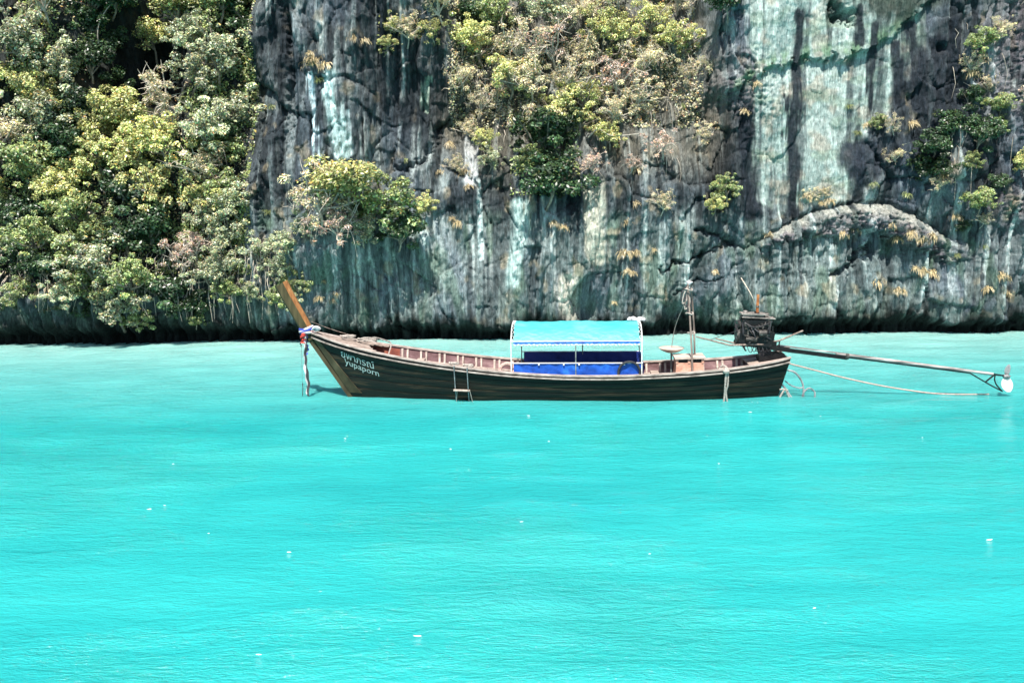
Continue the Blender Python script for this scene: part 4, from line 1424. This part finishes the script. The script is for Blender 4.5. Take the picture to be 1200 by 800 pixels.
def make_tuft(seed, mat, n=110, L=.8):
    rng = np.random.default_rng(seed)
    V, Fc, C = [], [], []
    for i in range(n):
        a = rng.uniform(-1.9, 1.9)
        d = np.array([math.sin(a) * rng.uniform(.5, 1), -rng.uniform(.3, 1.0), rng.uniform(-.1, 1.0)])
        d /= np.linalg.norm(d)
        l = L * rng.uniform(.5, 1.15)
        w = .022
        s = np.array([math.cos(a), math.sin(a) * .4, .1]) * w
        p0 = rng.normal(0, .10, 3) * np.array([1, .4, .6])
        p1 = p0 + d * l * .5
        p2 = p0 + d * l * .85 + np.array([0, -.02, -.28 * l])
        p3 = p0 + d * l * .95 + np.array([0, -.03, -.65 * l])
        k = len(V)
        V += [p0 - s, p0 + s, p1 - s, p1 + s, p2 - s * .8, p2 + s * .8, p3]
        Fc += [(k, k + 1, k + 3), (k, k + 3, k + 2), (k + 2, k + 3, k + 5), (k + 2, k + 5, k + 4), (k + 4, k + 5, k + 6)]
        C += [np.ones(3) * math.exp(rng.normal(0, .3))] * 7
    me = np_mesh('grass_tuft', np.array(V), [np.array(Fc)], False, ('leaf_tint', np.array(C)))
    me.materials.append(mat)
    return me

SP = {}
def species(key, mat, n, **kw):
    SP[key] = [make_plant(100 + 13 * len(SP) * 7 + i, LEAF[mat], **kw) for i in range(n)]
species('yellow', 'yellow', 4, nleaf=4800, leaf=.085, nblob=44, spread=(1.15, .85, .92), bsize=(.10, .30))
species('green', 'green', 4, nleaf=4800, leaf=.09, nblob=44, spread=(1.15, .85, .92), bsize=(.10, .30))
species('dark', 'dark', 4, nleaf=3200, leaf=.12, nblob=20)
species('silver', 'silver', 4, nleaf=4600, leaf=.085, nblob=46, spread=(1.2, .85, .95), bsize=(.09, .28))
species('sprawl', 'yellow', 3, nleaf=3400, leaf=.085, nblob=38, spread=(1.35, .7, .85), bsize=(.10, .26), aspect=.4)
species('pink', 'pink', 3, nleaf=2200, leaf=.08, nblob=30, spread=(1.25, .7, .85), bsize=(.08, .24), bare=True, aspect=.38)
species('tan', 'tan', 3, nleaf=3200, leaf=.08, nblob=36, spread=(1.3, .7, .9), bsize=(.09, .26), bare=True, aspect=.35)
species('umbrella', 'yellow', 2, nleaf=3600, leaf=.085, nblob=24, spread=(1.1, .9, .55), up=.9)
TUFT = [make_tuft(500 + i, LEAF['straw']) for i in range(4)]
FERN = [make_tuft(600 + i, LEAF['green'], 90, .8) for i in range(2)]

def ray_hit(u, v):
    """point of the cliff face seen in survey direction (u, v)"""
    x, z = from_s(u, v)
    y = CL_Y
    for _ in range(12):
        k = y / CL_Y
        xx = x * k
        zz = CAM_H + (z - CAM_H) * k
        yn = float(surf_y(np.array(xx), np.array(np.clip(zz, .1, 24))))
        y = .5 * y + .5 * yn
    k = y / CL_Y
    return Vector((x * k, y, CAM_H + (z - CAM_H) * k))

prng = random.Random(21)
LBL = {
 'yellow': ('yellow-green bushy tree crowded among others on the wooded cliff slope', 'tree', 'sunlit yellow-green trees on the wooded slope'),
 'green': ('mid-green bushy tree crowded among others on the wooded cliff slope', 'tree', 'mid-green trees on the wooded slope'),
 'dark': ('dark green shaded tree set back on the wooded cliff slope', 'tree', 'dark trees on the wooded slope'),
 'silver': ('pale grey-green leafy shrub massed on the wooded cliff slope', 'shrub', 'grey-green shrubs on the wooded slope'),
 'pink': ('pinkish dry twiggy shrub clinging to the rock ledges', 'shrub', 'pinkish dry shrubs'),
 'tan': ('tan dry twiggy shrub clinging to the scrubby rock shelf', 'shrub', 'tan dry shrubs'),
 'umbrella': ('broad yellow-green tree', 'tree', None),
 'sprawl': ('sprawling yellow-green shrub on the scrubby rock shelf', 'shrub', 'yellow-green shrubs on the scrubby shelf')}
MID = {
 'yellow': ('yellow-green leafy shrub growing on the scrubby rock shelf above the canopy', 'shrub', 'yellow-green shrubs on the scrubby shelf'),
 'green': ('small mid-green shrub rooted in the bare cliff rock', 'shrub', 'mid-green shrubs on the bare rock'),
 'dark': ('dark green shrub rooted in the bare cliff rock', 'shrub', 'dark shrubs on the bare rock'),
 'silver': ('pale grey-green shrub hanging at the edge of the bare streaked rock', 'shrub', 'grey-green shrubs on the bare rock')}
HEAD = {'sprawl': 'sprawling yellow-green leafy shrub', 'yellow': 'yellow-green leafy tree', 'green': 'mid-green leafy tree', 'dark': 'dark green tree', 'silver': 'pale grey-green leafy shrub', 'pink': 'pinkish twiggy dry shrub', 'tan': 'tan twiggy dry shrub'}
def zone(u, v):
    if 95 < u < 185 and v < 110:
        return 'inside the dark gully of the wooded slope'
    if u <= 95 and v < 120:
        return 'on the outer side of the dark gully top'
    if u >= 185 and v < 120:
        return 'between the dark gully top and the bare rock'
    if v > 300:
        return 'hanging just above the black rock foot of the slope'
    if u > 255:
        return 'at the edge where the wooded slope meets bare rock'
    if u < 95:
        return 'on the outer flank of the wooded slope'
    if v < 205:
        return 'in the sunlit bank right below the dark gully'
    return 'half way down the wooded slope over the low pinkish tree'
def shelf_zone(u, v):
    if u < 560:
        return 'over the dark recess beside the scrubby rock shelf'
    if v > 150:
        return 'under the lower lip of the scrubby rock shelf'
    if u > 765:
        return 'at the scrubby shelf end nearest the pale rock face'
    if v < 45:
        return 'high at the back of the scrubby rock shelf'
    if v > 105:
        return 'on the lower edge of the scrubby rock shelf'
    return 'in the middle of the scrubby rock shelf'
def right_zone(u, v):
    if u < 1030:
        return 'on the pale smooth rock face'
    if v < 140:
        return 'between the pale rock face and the rough pinkish rock'
    if v < 205:
        return 'in the dark thicket beyond the pale rock face'
    return 'just above the arched rock ledge'
cnt = {}
def plant(u, v, r, key, label=None, cat=None, fwd=0.0):
    R = r / SC
    i = cnt.get(key, 0)
    cnt[key] = i + 1
    tme, cme = SP[key][i % len(SP[key])]
    hit = ray_hit(u, v)
    base = hit + Vector((0, 0, -.95 * R))
    zc = min(max(base.z, .15), 24)
    by = float(surf_y(np.array(base.x), np.array(zc)))
    base.y = min(by, hit.y + .6 * R) + .1 * R
    if key == 'dark' and label is None:
        base.y += .15
    base.z = zc
    base.y -= fwd
    root = bpy.data.objects.new(('tree' if (cat or LBL[key][1]) == 'tree' else 'shrub'), None)
    root.name = {'tree': 'cliff_tree', 'shrub': 'cliff_shrub'}[cat or (LBL[key][1] if u < 330 else MID.get(key, LBL[key])[1])]
    col.objects.link(root)
    root.location = base
    root.rotation_euler = (prng.uniform(-.12, .12), prng.uniform(-.15, .15), prng.uniform(-.9, .9))
    s = R * prng.uniform(.95, 1.1)
    root.scale = (s * prng.uniform(.9, 1.12), s, s * prng.uniform(.88, 1.1))
    link('trunk', tme, None, root)
    link('crown', cme, None, root)
    lb = LBL[key] if (u < 330 or key not in MID) else MID[key]
    if label:
        tag(root, label, cat or lb[1])
    elif u < 330:
        size = 'small ' if r < 27 else ('large ' if r > 37 else '')
        tag(root, size + HEAD[key] + ' ' + zone(u, v), lb[1], lb[2])
    elif 440 < u < 830 and v < 215:
        size = 'small ' if r < 19 else ('large ' if r > 25 else '')
        tag(root, size + HEAD[key].replace(' tree', ' shrub') + ' ' + shelf_zone(u, v), 'shrub', lb[2])
    elif u > 930:
        size = 'small ' if r < 15 else ('large ' if r > 19 else '')
        tag(root, size + HEAD[key].replace(' tree', ' shrub') + ' ' + right_zone(u, v), 'shrub', lb[2])
    else:
        tag(root, lb[0], lb[1], lb[2])
    return root

# wooded slope; some trees set dark to paint shade into gully and hollows
W = [
 (18, 20, 38, 'silver'), (55, 55, 44, 'silver'), (10, 95, 40, 'yellow'), (48, 110, 40, 'yellow'), (82, 82, 34, 'silver'), (70, 140, 42, 'silver'), (20, 160, 40, 'tan'), (45, 190, 38, 'green'),
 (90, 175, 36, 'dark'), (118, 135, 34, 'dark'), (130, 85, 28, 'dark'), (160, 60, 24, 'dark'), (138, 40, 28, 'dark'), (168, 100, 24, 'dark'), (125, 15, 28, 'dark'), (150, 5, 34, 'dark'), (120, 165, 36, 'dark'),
 (258, 48, 32, 'silver'), (275, 15, 30, 'green'), (275, 75, 40, 'silver'), (240, 90, 36, 'silver'), (288, 125, 34, 'silver'), (225, 122, 34, 'tan'),
 (195, 140, 42, 'yellow'), (160, 155, 36, 'yellow'), (135, 178, 34, 'yellow'), (215, 165, 38, 'yellow'), (250, 155, 36, 'silver'), (180, 190, 38, 'yellow'), (275, 175, 34, 'green'), (240, 195, 34, 'tan'),
 (100, 210, 34, 'yellow'), (145, 215, 36, 'dark'), (12, 225, 32, 'yellow'), (30, 255, 30, 'dark'), (85, 245, 28, 'dark'), (60, 270, 34, 'green'), (125, 250, 36, 'green'), (170, 235, 34, 'dark'), (205, 225, 36, 'yellow'),
 (238, 228, 36, 'yellow'), (268, 225, 32, 'green'), (290, 235, 28, 'silver'), (155, 275, 34, 'dark'), (195, 268, 34, 'dark'), (95, 290, 30, 'green'), (280, 270, 30, 'silver'), (300, 295, 26, 'silver'),
 (250, 255, 30, 'silver'), (65, 310, 26, 'dark'), (165, 315, 34, 'green'), (190, 345, 30, 'dark'), (120, 335, 28, 'green'), (245, 320, 24, 'silver'), (275, 305, 24, 'silver'), (305, 335, 18, 'silver'), (290, 160, 24, 'dark'), (298, 55, 26, 'dark'), (305, 15, 26, 'dark'),
 (20, 295, 24, 'dark'), (215, 355, 22, 'dark'), (155, 372, 18, 'green'), (28, 338, 24, 'green'), (78, 342, 24, 'silver'), (55, 358, 18, 'dark'), (105, 362, 20, 'dark'), (240, 350, 22, 'dark'), (272, 338, 20, 'green'), (8, 352, 18, 'dark'), (225, 372, 14, 'green')]
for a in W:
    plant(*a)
plant(85, 12, 34, 'tan', 'brownish tan tree with a thin dry crown beside the dark gully', 'tree')
plant(222, 18, 46, 'umbrella', 'bright yellow-green tree overhanging the dark gully from its right lip', 'tree', .9)
plant(204, 58, 30, 'umbrella', 'small bright yellow-green tree just below the one overhanging the dark gully', 'tree', .8)
plant(120, 305, 38, 'silver', 'pale whitish-green tree low on the slope between two dark hollows', 'tree')
plant(140, 350, 36, 'silver', 'lowest pale-leaved tree of the slope, drooping over the black rock foot', 'tree')
plant(60, 215, 30, 'yellow', 'round yellow-topped shrub above a shaded hollow', 'shrub')
plant(212, 298, 30, 'pink', 'pinkish-brown leaved tree low on the wooded slope', 'tree')
plant(235, 283, 24, 'pink', 'small rusty pink shrub above the low pinkish-brown tree', 'shrub')
# bush above the bow
plant(432, 214, 58, 'umbrella', 'large domed yellow-green bush above the bow of the boat', 'shrub')
plant(462, 238, 42, 'green', 'olive bush merging into the right side of the domed bush', 'shrub')
plant(385, 236, 40, 'tan', 'tan twiggy shrub on the left flank of the domed bush', 'shrub')
plant(400, 262, 30, 'pink', 'pinkish bare shrub under the left side of the domed bush', 'shrub')
plant(470, 268, 28, 'dark', 'dark green shrub hanging under the domed bush', 'shrub')
plant(502, 240, 15, 'yellow', 'little bright green shrub beside the domed bush', 'shrub')
plant(430, 265, 26, 'silver', 'grey twiggy shrub in the middle beneath the domed bush', 'shrub')
for a in [(345, 285, 20, 'silver'), (338, 312, 22, 'silver'), (350, 330, 20, 'green'), (362, 262, 18, 'silver'), (330, 345, 18, 'green'), (345, 352, 14, 'silver')]:
    plant(*a)
# scrubby shelf
S = [(462, 38, 15, 'yellow'), (458, 60, 12, 'yellow'), (485, 45, 18, 'tan'), (530, 20, 24, 'tan'), (520, 45, 18, 'yellow'), (548, 52, 24, 'yellow'), (575, 65, 28, 'yellow'), (560, 25, 24, 'dark'), (600, 95, 30, 'yellow'), (590, 30, 24, 'green'),
     (615, 60, 28, 'tan'), (640, 30, 26, 'pink'), (628, 100, 26, 'tan'), (655, 65, 28, 'pink'), (665, 25, 24, 'tan'), (690, 40, 28, 'yellow'), (672, 95, 26, 'tan'), (700, 75, 26, 'tan'), (725, 55, 26, 'yellow'), (715, 100, 28, 'pink'),
     (755, 35, 26, 'yellow'), (745, 80, 26, 'tan'), (785, 50, 24, 'yellow'), (805, 55, 18, 'yellow'), (740, 115, 24, 'tan'), (690, 120, 24, 'yellow'), (660, 128, 24, 'yellow'), (710, 135, 20, 'tan'), (640, 145, 20, 'tan'), (680, 148, 18, 'yellow'), (800, 90, 20, 'tan'), (770, 70, 18, 'tan'),
     (545, 95, 20, 'tan'), (565, 125, 20, 'tan'), (560, 155, 16, 'tan'), (580, 165, 18, 'yellow'), (575, 190, 14, 'pink'), (720, 10, 22, 'tan'), (790, 12, 20, 'tan'), (610, 10, 22, 'pink'), (545, 195, 12, 'tan'), (820, 85, 14, 'tan')]
for u_, v_, r_, k_ in S:
    plant(u_, v_, r_ * 1.15, 'silver' if (k_ == 'pink' and u_ < 650) else ('sprawl' if k_ == 'yellow' else k_))
plant(618, 160, 40, 'dark', 'dark green leafy tree below the scrubby shelf, upper half of the pair', 'tree')
plant(640, 208, 42, 'dark', 'dark green leafy tree below the scrubby shelf, lower half of the pair', 'tree')
plant(668, 150, 20, 'dark', 'dark green shrub tucked beside the upper dark tree', 'shrub')
plant(612, 190, 20, 'green', 'mid-green shrub on the bow side of the dark tree pair', 'shrub')
plant(715, 160, 22, 'yellow', 'flat yellow-green shrub spreading sideways under the scrubby shelf', 'shrub')
plant(775, 172, 22, 'pink', 'pink-leaved shrub hanging under the right end of the scrubby shelf', 'shrub')
plant(698, 195, 18, 'pink', 'pink-leaved shrub beside the dark tree pair', 'shrub')
plant(735, 195, 16, 'pink', 'sparse pink shrub between the two fuller pink shrubs')
plant(818, 160, 18, 'tan', 'straw-coloured shrub right of the pink-leaved shrub', 'shrub')
plant(775, 238, 16, 'tan', 'straw-coloured drooping shrub on the bare rock above the mast', 'shrub')
plant(848, 14, 24, 'dark', 'dark green shrub in the notch at the left of the pale rock face', 'shrub')
plant(852, 222, 17, 'green', 'bright green shrub on the crack left of the pale rock face', 'shrub')
plant(835, 240, 14, 'yellow', 'yellow-green low half of the shrub on the crack left of the pale face', 'shrub')
# right-hand rock
for a in [(1135, 55, 20, 'green'), (1150, 45, 16, 'tan'), (1128, 80, 14, 'tan'), (1145, 105, 14, 'tan'), (1160, 125, 16, 'green'), (1120, 120, 18, 'dark'), (1105, 150, 22, 'dark'), (1135, 160, 24, 'dark'), (1155, 150, 14, 'green'), (1085, 170, 22, 'dark'), (1060, 195, 20, 'dark'),
          (1100, 195, 22, 'dark'), (1125, 190, 13, 'green'), (1045, 185, 12, 'tan'), (1020, 145, 12, 'green'), (1040, 150, 12, 'tan'), (1145, 235, 18, 'green'), (1150, 255, 12, 'tan'), (1165, 215, 16, 'dark'), (1095, 215, 11, 'tan'), (1190, 20, 18, 'pink'), (1190, 120, 16, 'pink'), (950, 230, 10, 'tan'), (965, 225, 10, 'tan'), (1130, 265, 12, 'dark')]:
    plant(*a)
plant(1180, 190, 15, 'yellow', 'bright yellow shrub alone on the pinkish rough rock', 'shrub')

# straw tufts and ferns
def tuft(u, v, r, k=0, fern=False):
    hit = ray_hit(u, v)
    o = link('fern_tuft' if fern else 'grass_tuft', (FERN if fern else TUFT)[k % (2 if fern else 4)])
    o.location = hit + Vector((0, .02, 0))
    o.rotation_euler = (prng.uniform(-.2, .2), prng.uniform(-.3, .3), prng.uniform(-.5, .5))
    s = r / SC * 1.2
    o.scale = (s, s, s)
    if fern:
        tag(o, 'small green drooping fern on the bare rock', 'fern', 'ferns on the cliff')
    else:
        tag(o, 'small straw-coloured drooping grass tuft on the bare rock', 'grass tuft', 'dry grass tufts on the cliff')
T = [(378, 82, 16), (392, 84, 12), (425, 55, 10), (438, 58, 9), (375, 72, 9), (733, 297, 14), (747, 296, 10), (768, 295, 9), (735, 318, 9), (742, 320, 8), (650, 262, 10), (662, 268, 9), (735, 262, 10), (745, 200, 12), (540, 262, 10), (532, 258, 8), (547, 205, 12), (552, 220, 9),
     (1000, 268, 10), (985, 275, 10), (1042, 265, 9), (1052, 280, 11), (1065, 275, 13), (1075, 280, 13), (1090, 278, 12), (1080, 318, 13), (1092, 320, 12), (1072, 315, 9), (1028, 334, 12), (1053, 340, 11), (1060, 342, 8), (1172, 325, 13), (1180, 345, 9), (1160, 338, 10), (1100, 210, 12), (1062, 150, 10), (882, 105, 9), (870, 135, 9),
     (838, 318, 8), (720, 355, 6), (395, 345, 8), (375, 350, 9), (390, 352, 7), (380, 330, 6), (945, 232, 10), (970, 236, 10), (960, 240, 8), (1128, 95, 12), (1140, 78, 12), (560, 140, 12), (530, 172, 10), (520, 205, 9), (900, 275, 8), (1010, 150, 8), (1118, 255, 10), (745, 240, 9), (30, 330, 12), (60, 335, 14), (45, 345, 12), (75, 338, 12)]
for i, (u, v, r) in enumerate(T):
    tuft(u, v, r, i)
for i, (u, v, r) in enumerate([(385, 100, 9), (520, 60, 8), (990, 130, 8), (1000, 160, 8), (1060, 230, 9), (1020, 218, 8), (800, 130, 9), (300, 90, 10), (330, 130, 8), (318, 250, 8), (480, 190, 8), (1150, 290, 8), (1120, 300, 8)]):
    tuft(u, v, r, i, True)

# creeping ground cover over the wooded slope, the shelf and the right-hand ledges (uncountable)
def cover(name, label, mat, n, regions, leaf, seed):
    rng = np.random.default_rng(seed)
    Ps = []
    for (u0, u1, v0, v1, share) in regions:
        m = int(n * share)
        u = rng.uniform(u0, u1, m * 3)
        v = rng.uniform(v0, v1, m * 3)
        x, z = from_s(u, v)
        keep = (fbm(x / .9, z / .9, 3, seed) + .25 * rng.normal(size=len(x)) > .02) & (z > .7) & (gs(u, v, 150, 65, 62, 85) < .35)
        x, z = x[keep][:m], z[keep][:m]
        y = surf_y(x, z)
        Ps.append(np.stack([x, y - rng.uniform(.02, .15, len(x)), z], 1))
    P = np.concatenate(Ps)
    Nn = rng.normal(0, .5, P.shape) + np.array([0, -.6, .6])
    o = link(name, leaf_mesh(name, P, Nn, leaf, tints(rng, len(P), .04, .4), rng, mat))
    tag(o, label, None, None, 'stuff')
cover('creeper_leaves', 'green creeper leaves covering the wooded slope', LEAF['green'], 34000, [(0, 300, -20, 320, .8), (600, 680, 130, 230, .04)], .12, 801)
cover('dry_scrub_leaves', 'dry tan scrub leaves on the rock shelf', LEAF['tan'], 34000, [(530, 825, -20, 150, .55), (0, 300, -20, 320, .20), (0, 0.1, 0, 0.1, .0)], .10, 802)

# bare pale branches and hanging roots
br = MB()
def s3(u, v, d):
    h = ray_hit(u, v)
    return (h.x, h.y - d, h.z)
arcs = [([(138, 70), (145, 45), (160, 22), (180, 12)], .025, .7, 'pale bare branch arching across the dark gully'), ([(690, 165), (700, 158), (715, 165), (745, 163)], .03, .9, 'white bare branch twisting under the flat yellow-green shrub'),
        ([(400, 250), (410, 258), (420, 275), (425, 300)], .02, .8, 'pale bare stem drooping from the domed bush'), ([(610, 30), (615, 55), (620, 75)], .02, .9, 'thin pale bare stem standing on the scrubby shelf, leaning left'), ([(655, 55), (662, 30), (675, 5)], .02, .9, 'thin pale bare stem standing on the scrubby shelf, leaning right'),
        ([(868, 325), (878, 345), (884, 362)], .022, .5, 'pale root hanging down the crack above the engine'), ([(70, 222), (85, 212), (98, 218), (105, 232)], .02, .7, 'white crooked branch in the shaded hollow of the wooded slope')]
for pts, r, d, lb in arcs:
    mb = MB()
    q = spline([s3(u, v, d * (.35 if i == 0 else 1)) for i, (u, v) in enumerate(pts)], 6)
    mb.tube(q, [r * (1 - .5 * i / len(q)) for i in range(len(q))], 5)
    o = mb.build('bare_branch', M['twig'], None, True)
    c0 = Vector(q[0])
    o.data.transform(Matrix.Translation(-c0))
    o.location = c0
    tag(o, lb, 'branch')
hr_ = MB()
rg_ = random.Random(77)
for k in range(240):
    u = rg_.uniform(0, 335) if k < 190 else rg_.choice([rg_.uniform(740, 800), rg_.uniform(560, 660), rg_.uniform(1100, 1180)])
    v = rg_.uniform(285, 345) if k < 190 else rg_.uniform(30, 200)
    h = ray_hit(u, v)
    L = rg_.uniform(.4, 1.5)
    z1 = max(h.z - L, .45)
    yy = float(surf_y(np.array(h.x), np.array(max((h.z + z1) / 2, .2))))
    y0 = min(h.y, yy) - rg_.uniform(.05, .3)
    hr_.tube([(h.x, h.y + .05, h.z + .15), (h.x + rg_.uniform(-.06, .06), y0, h.z - .1), (h.x + rg_.uniform(-.1, .1), y0 - .03, (h.z + z1) / 2), (h.x + rg_.uniform(-.12, .12), y0, z1)], [.014, .013, .010, .004], 3)
tag(hr_.build('hanging_roots', M['twig']), 'thin grey roots hanging over the rock', None, None, 'stuff')
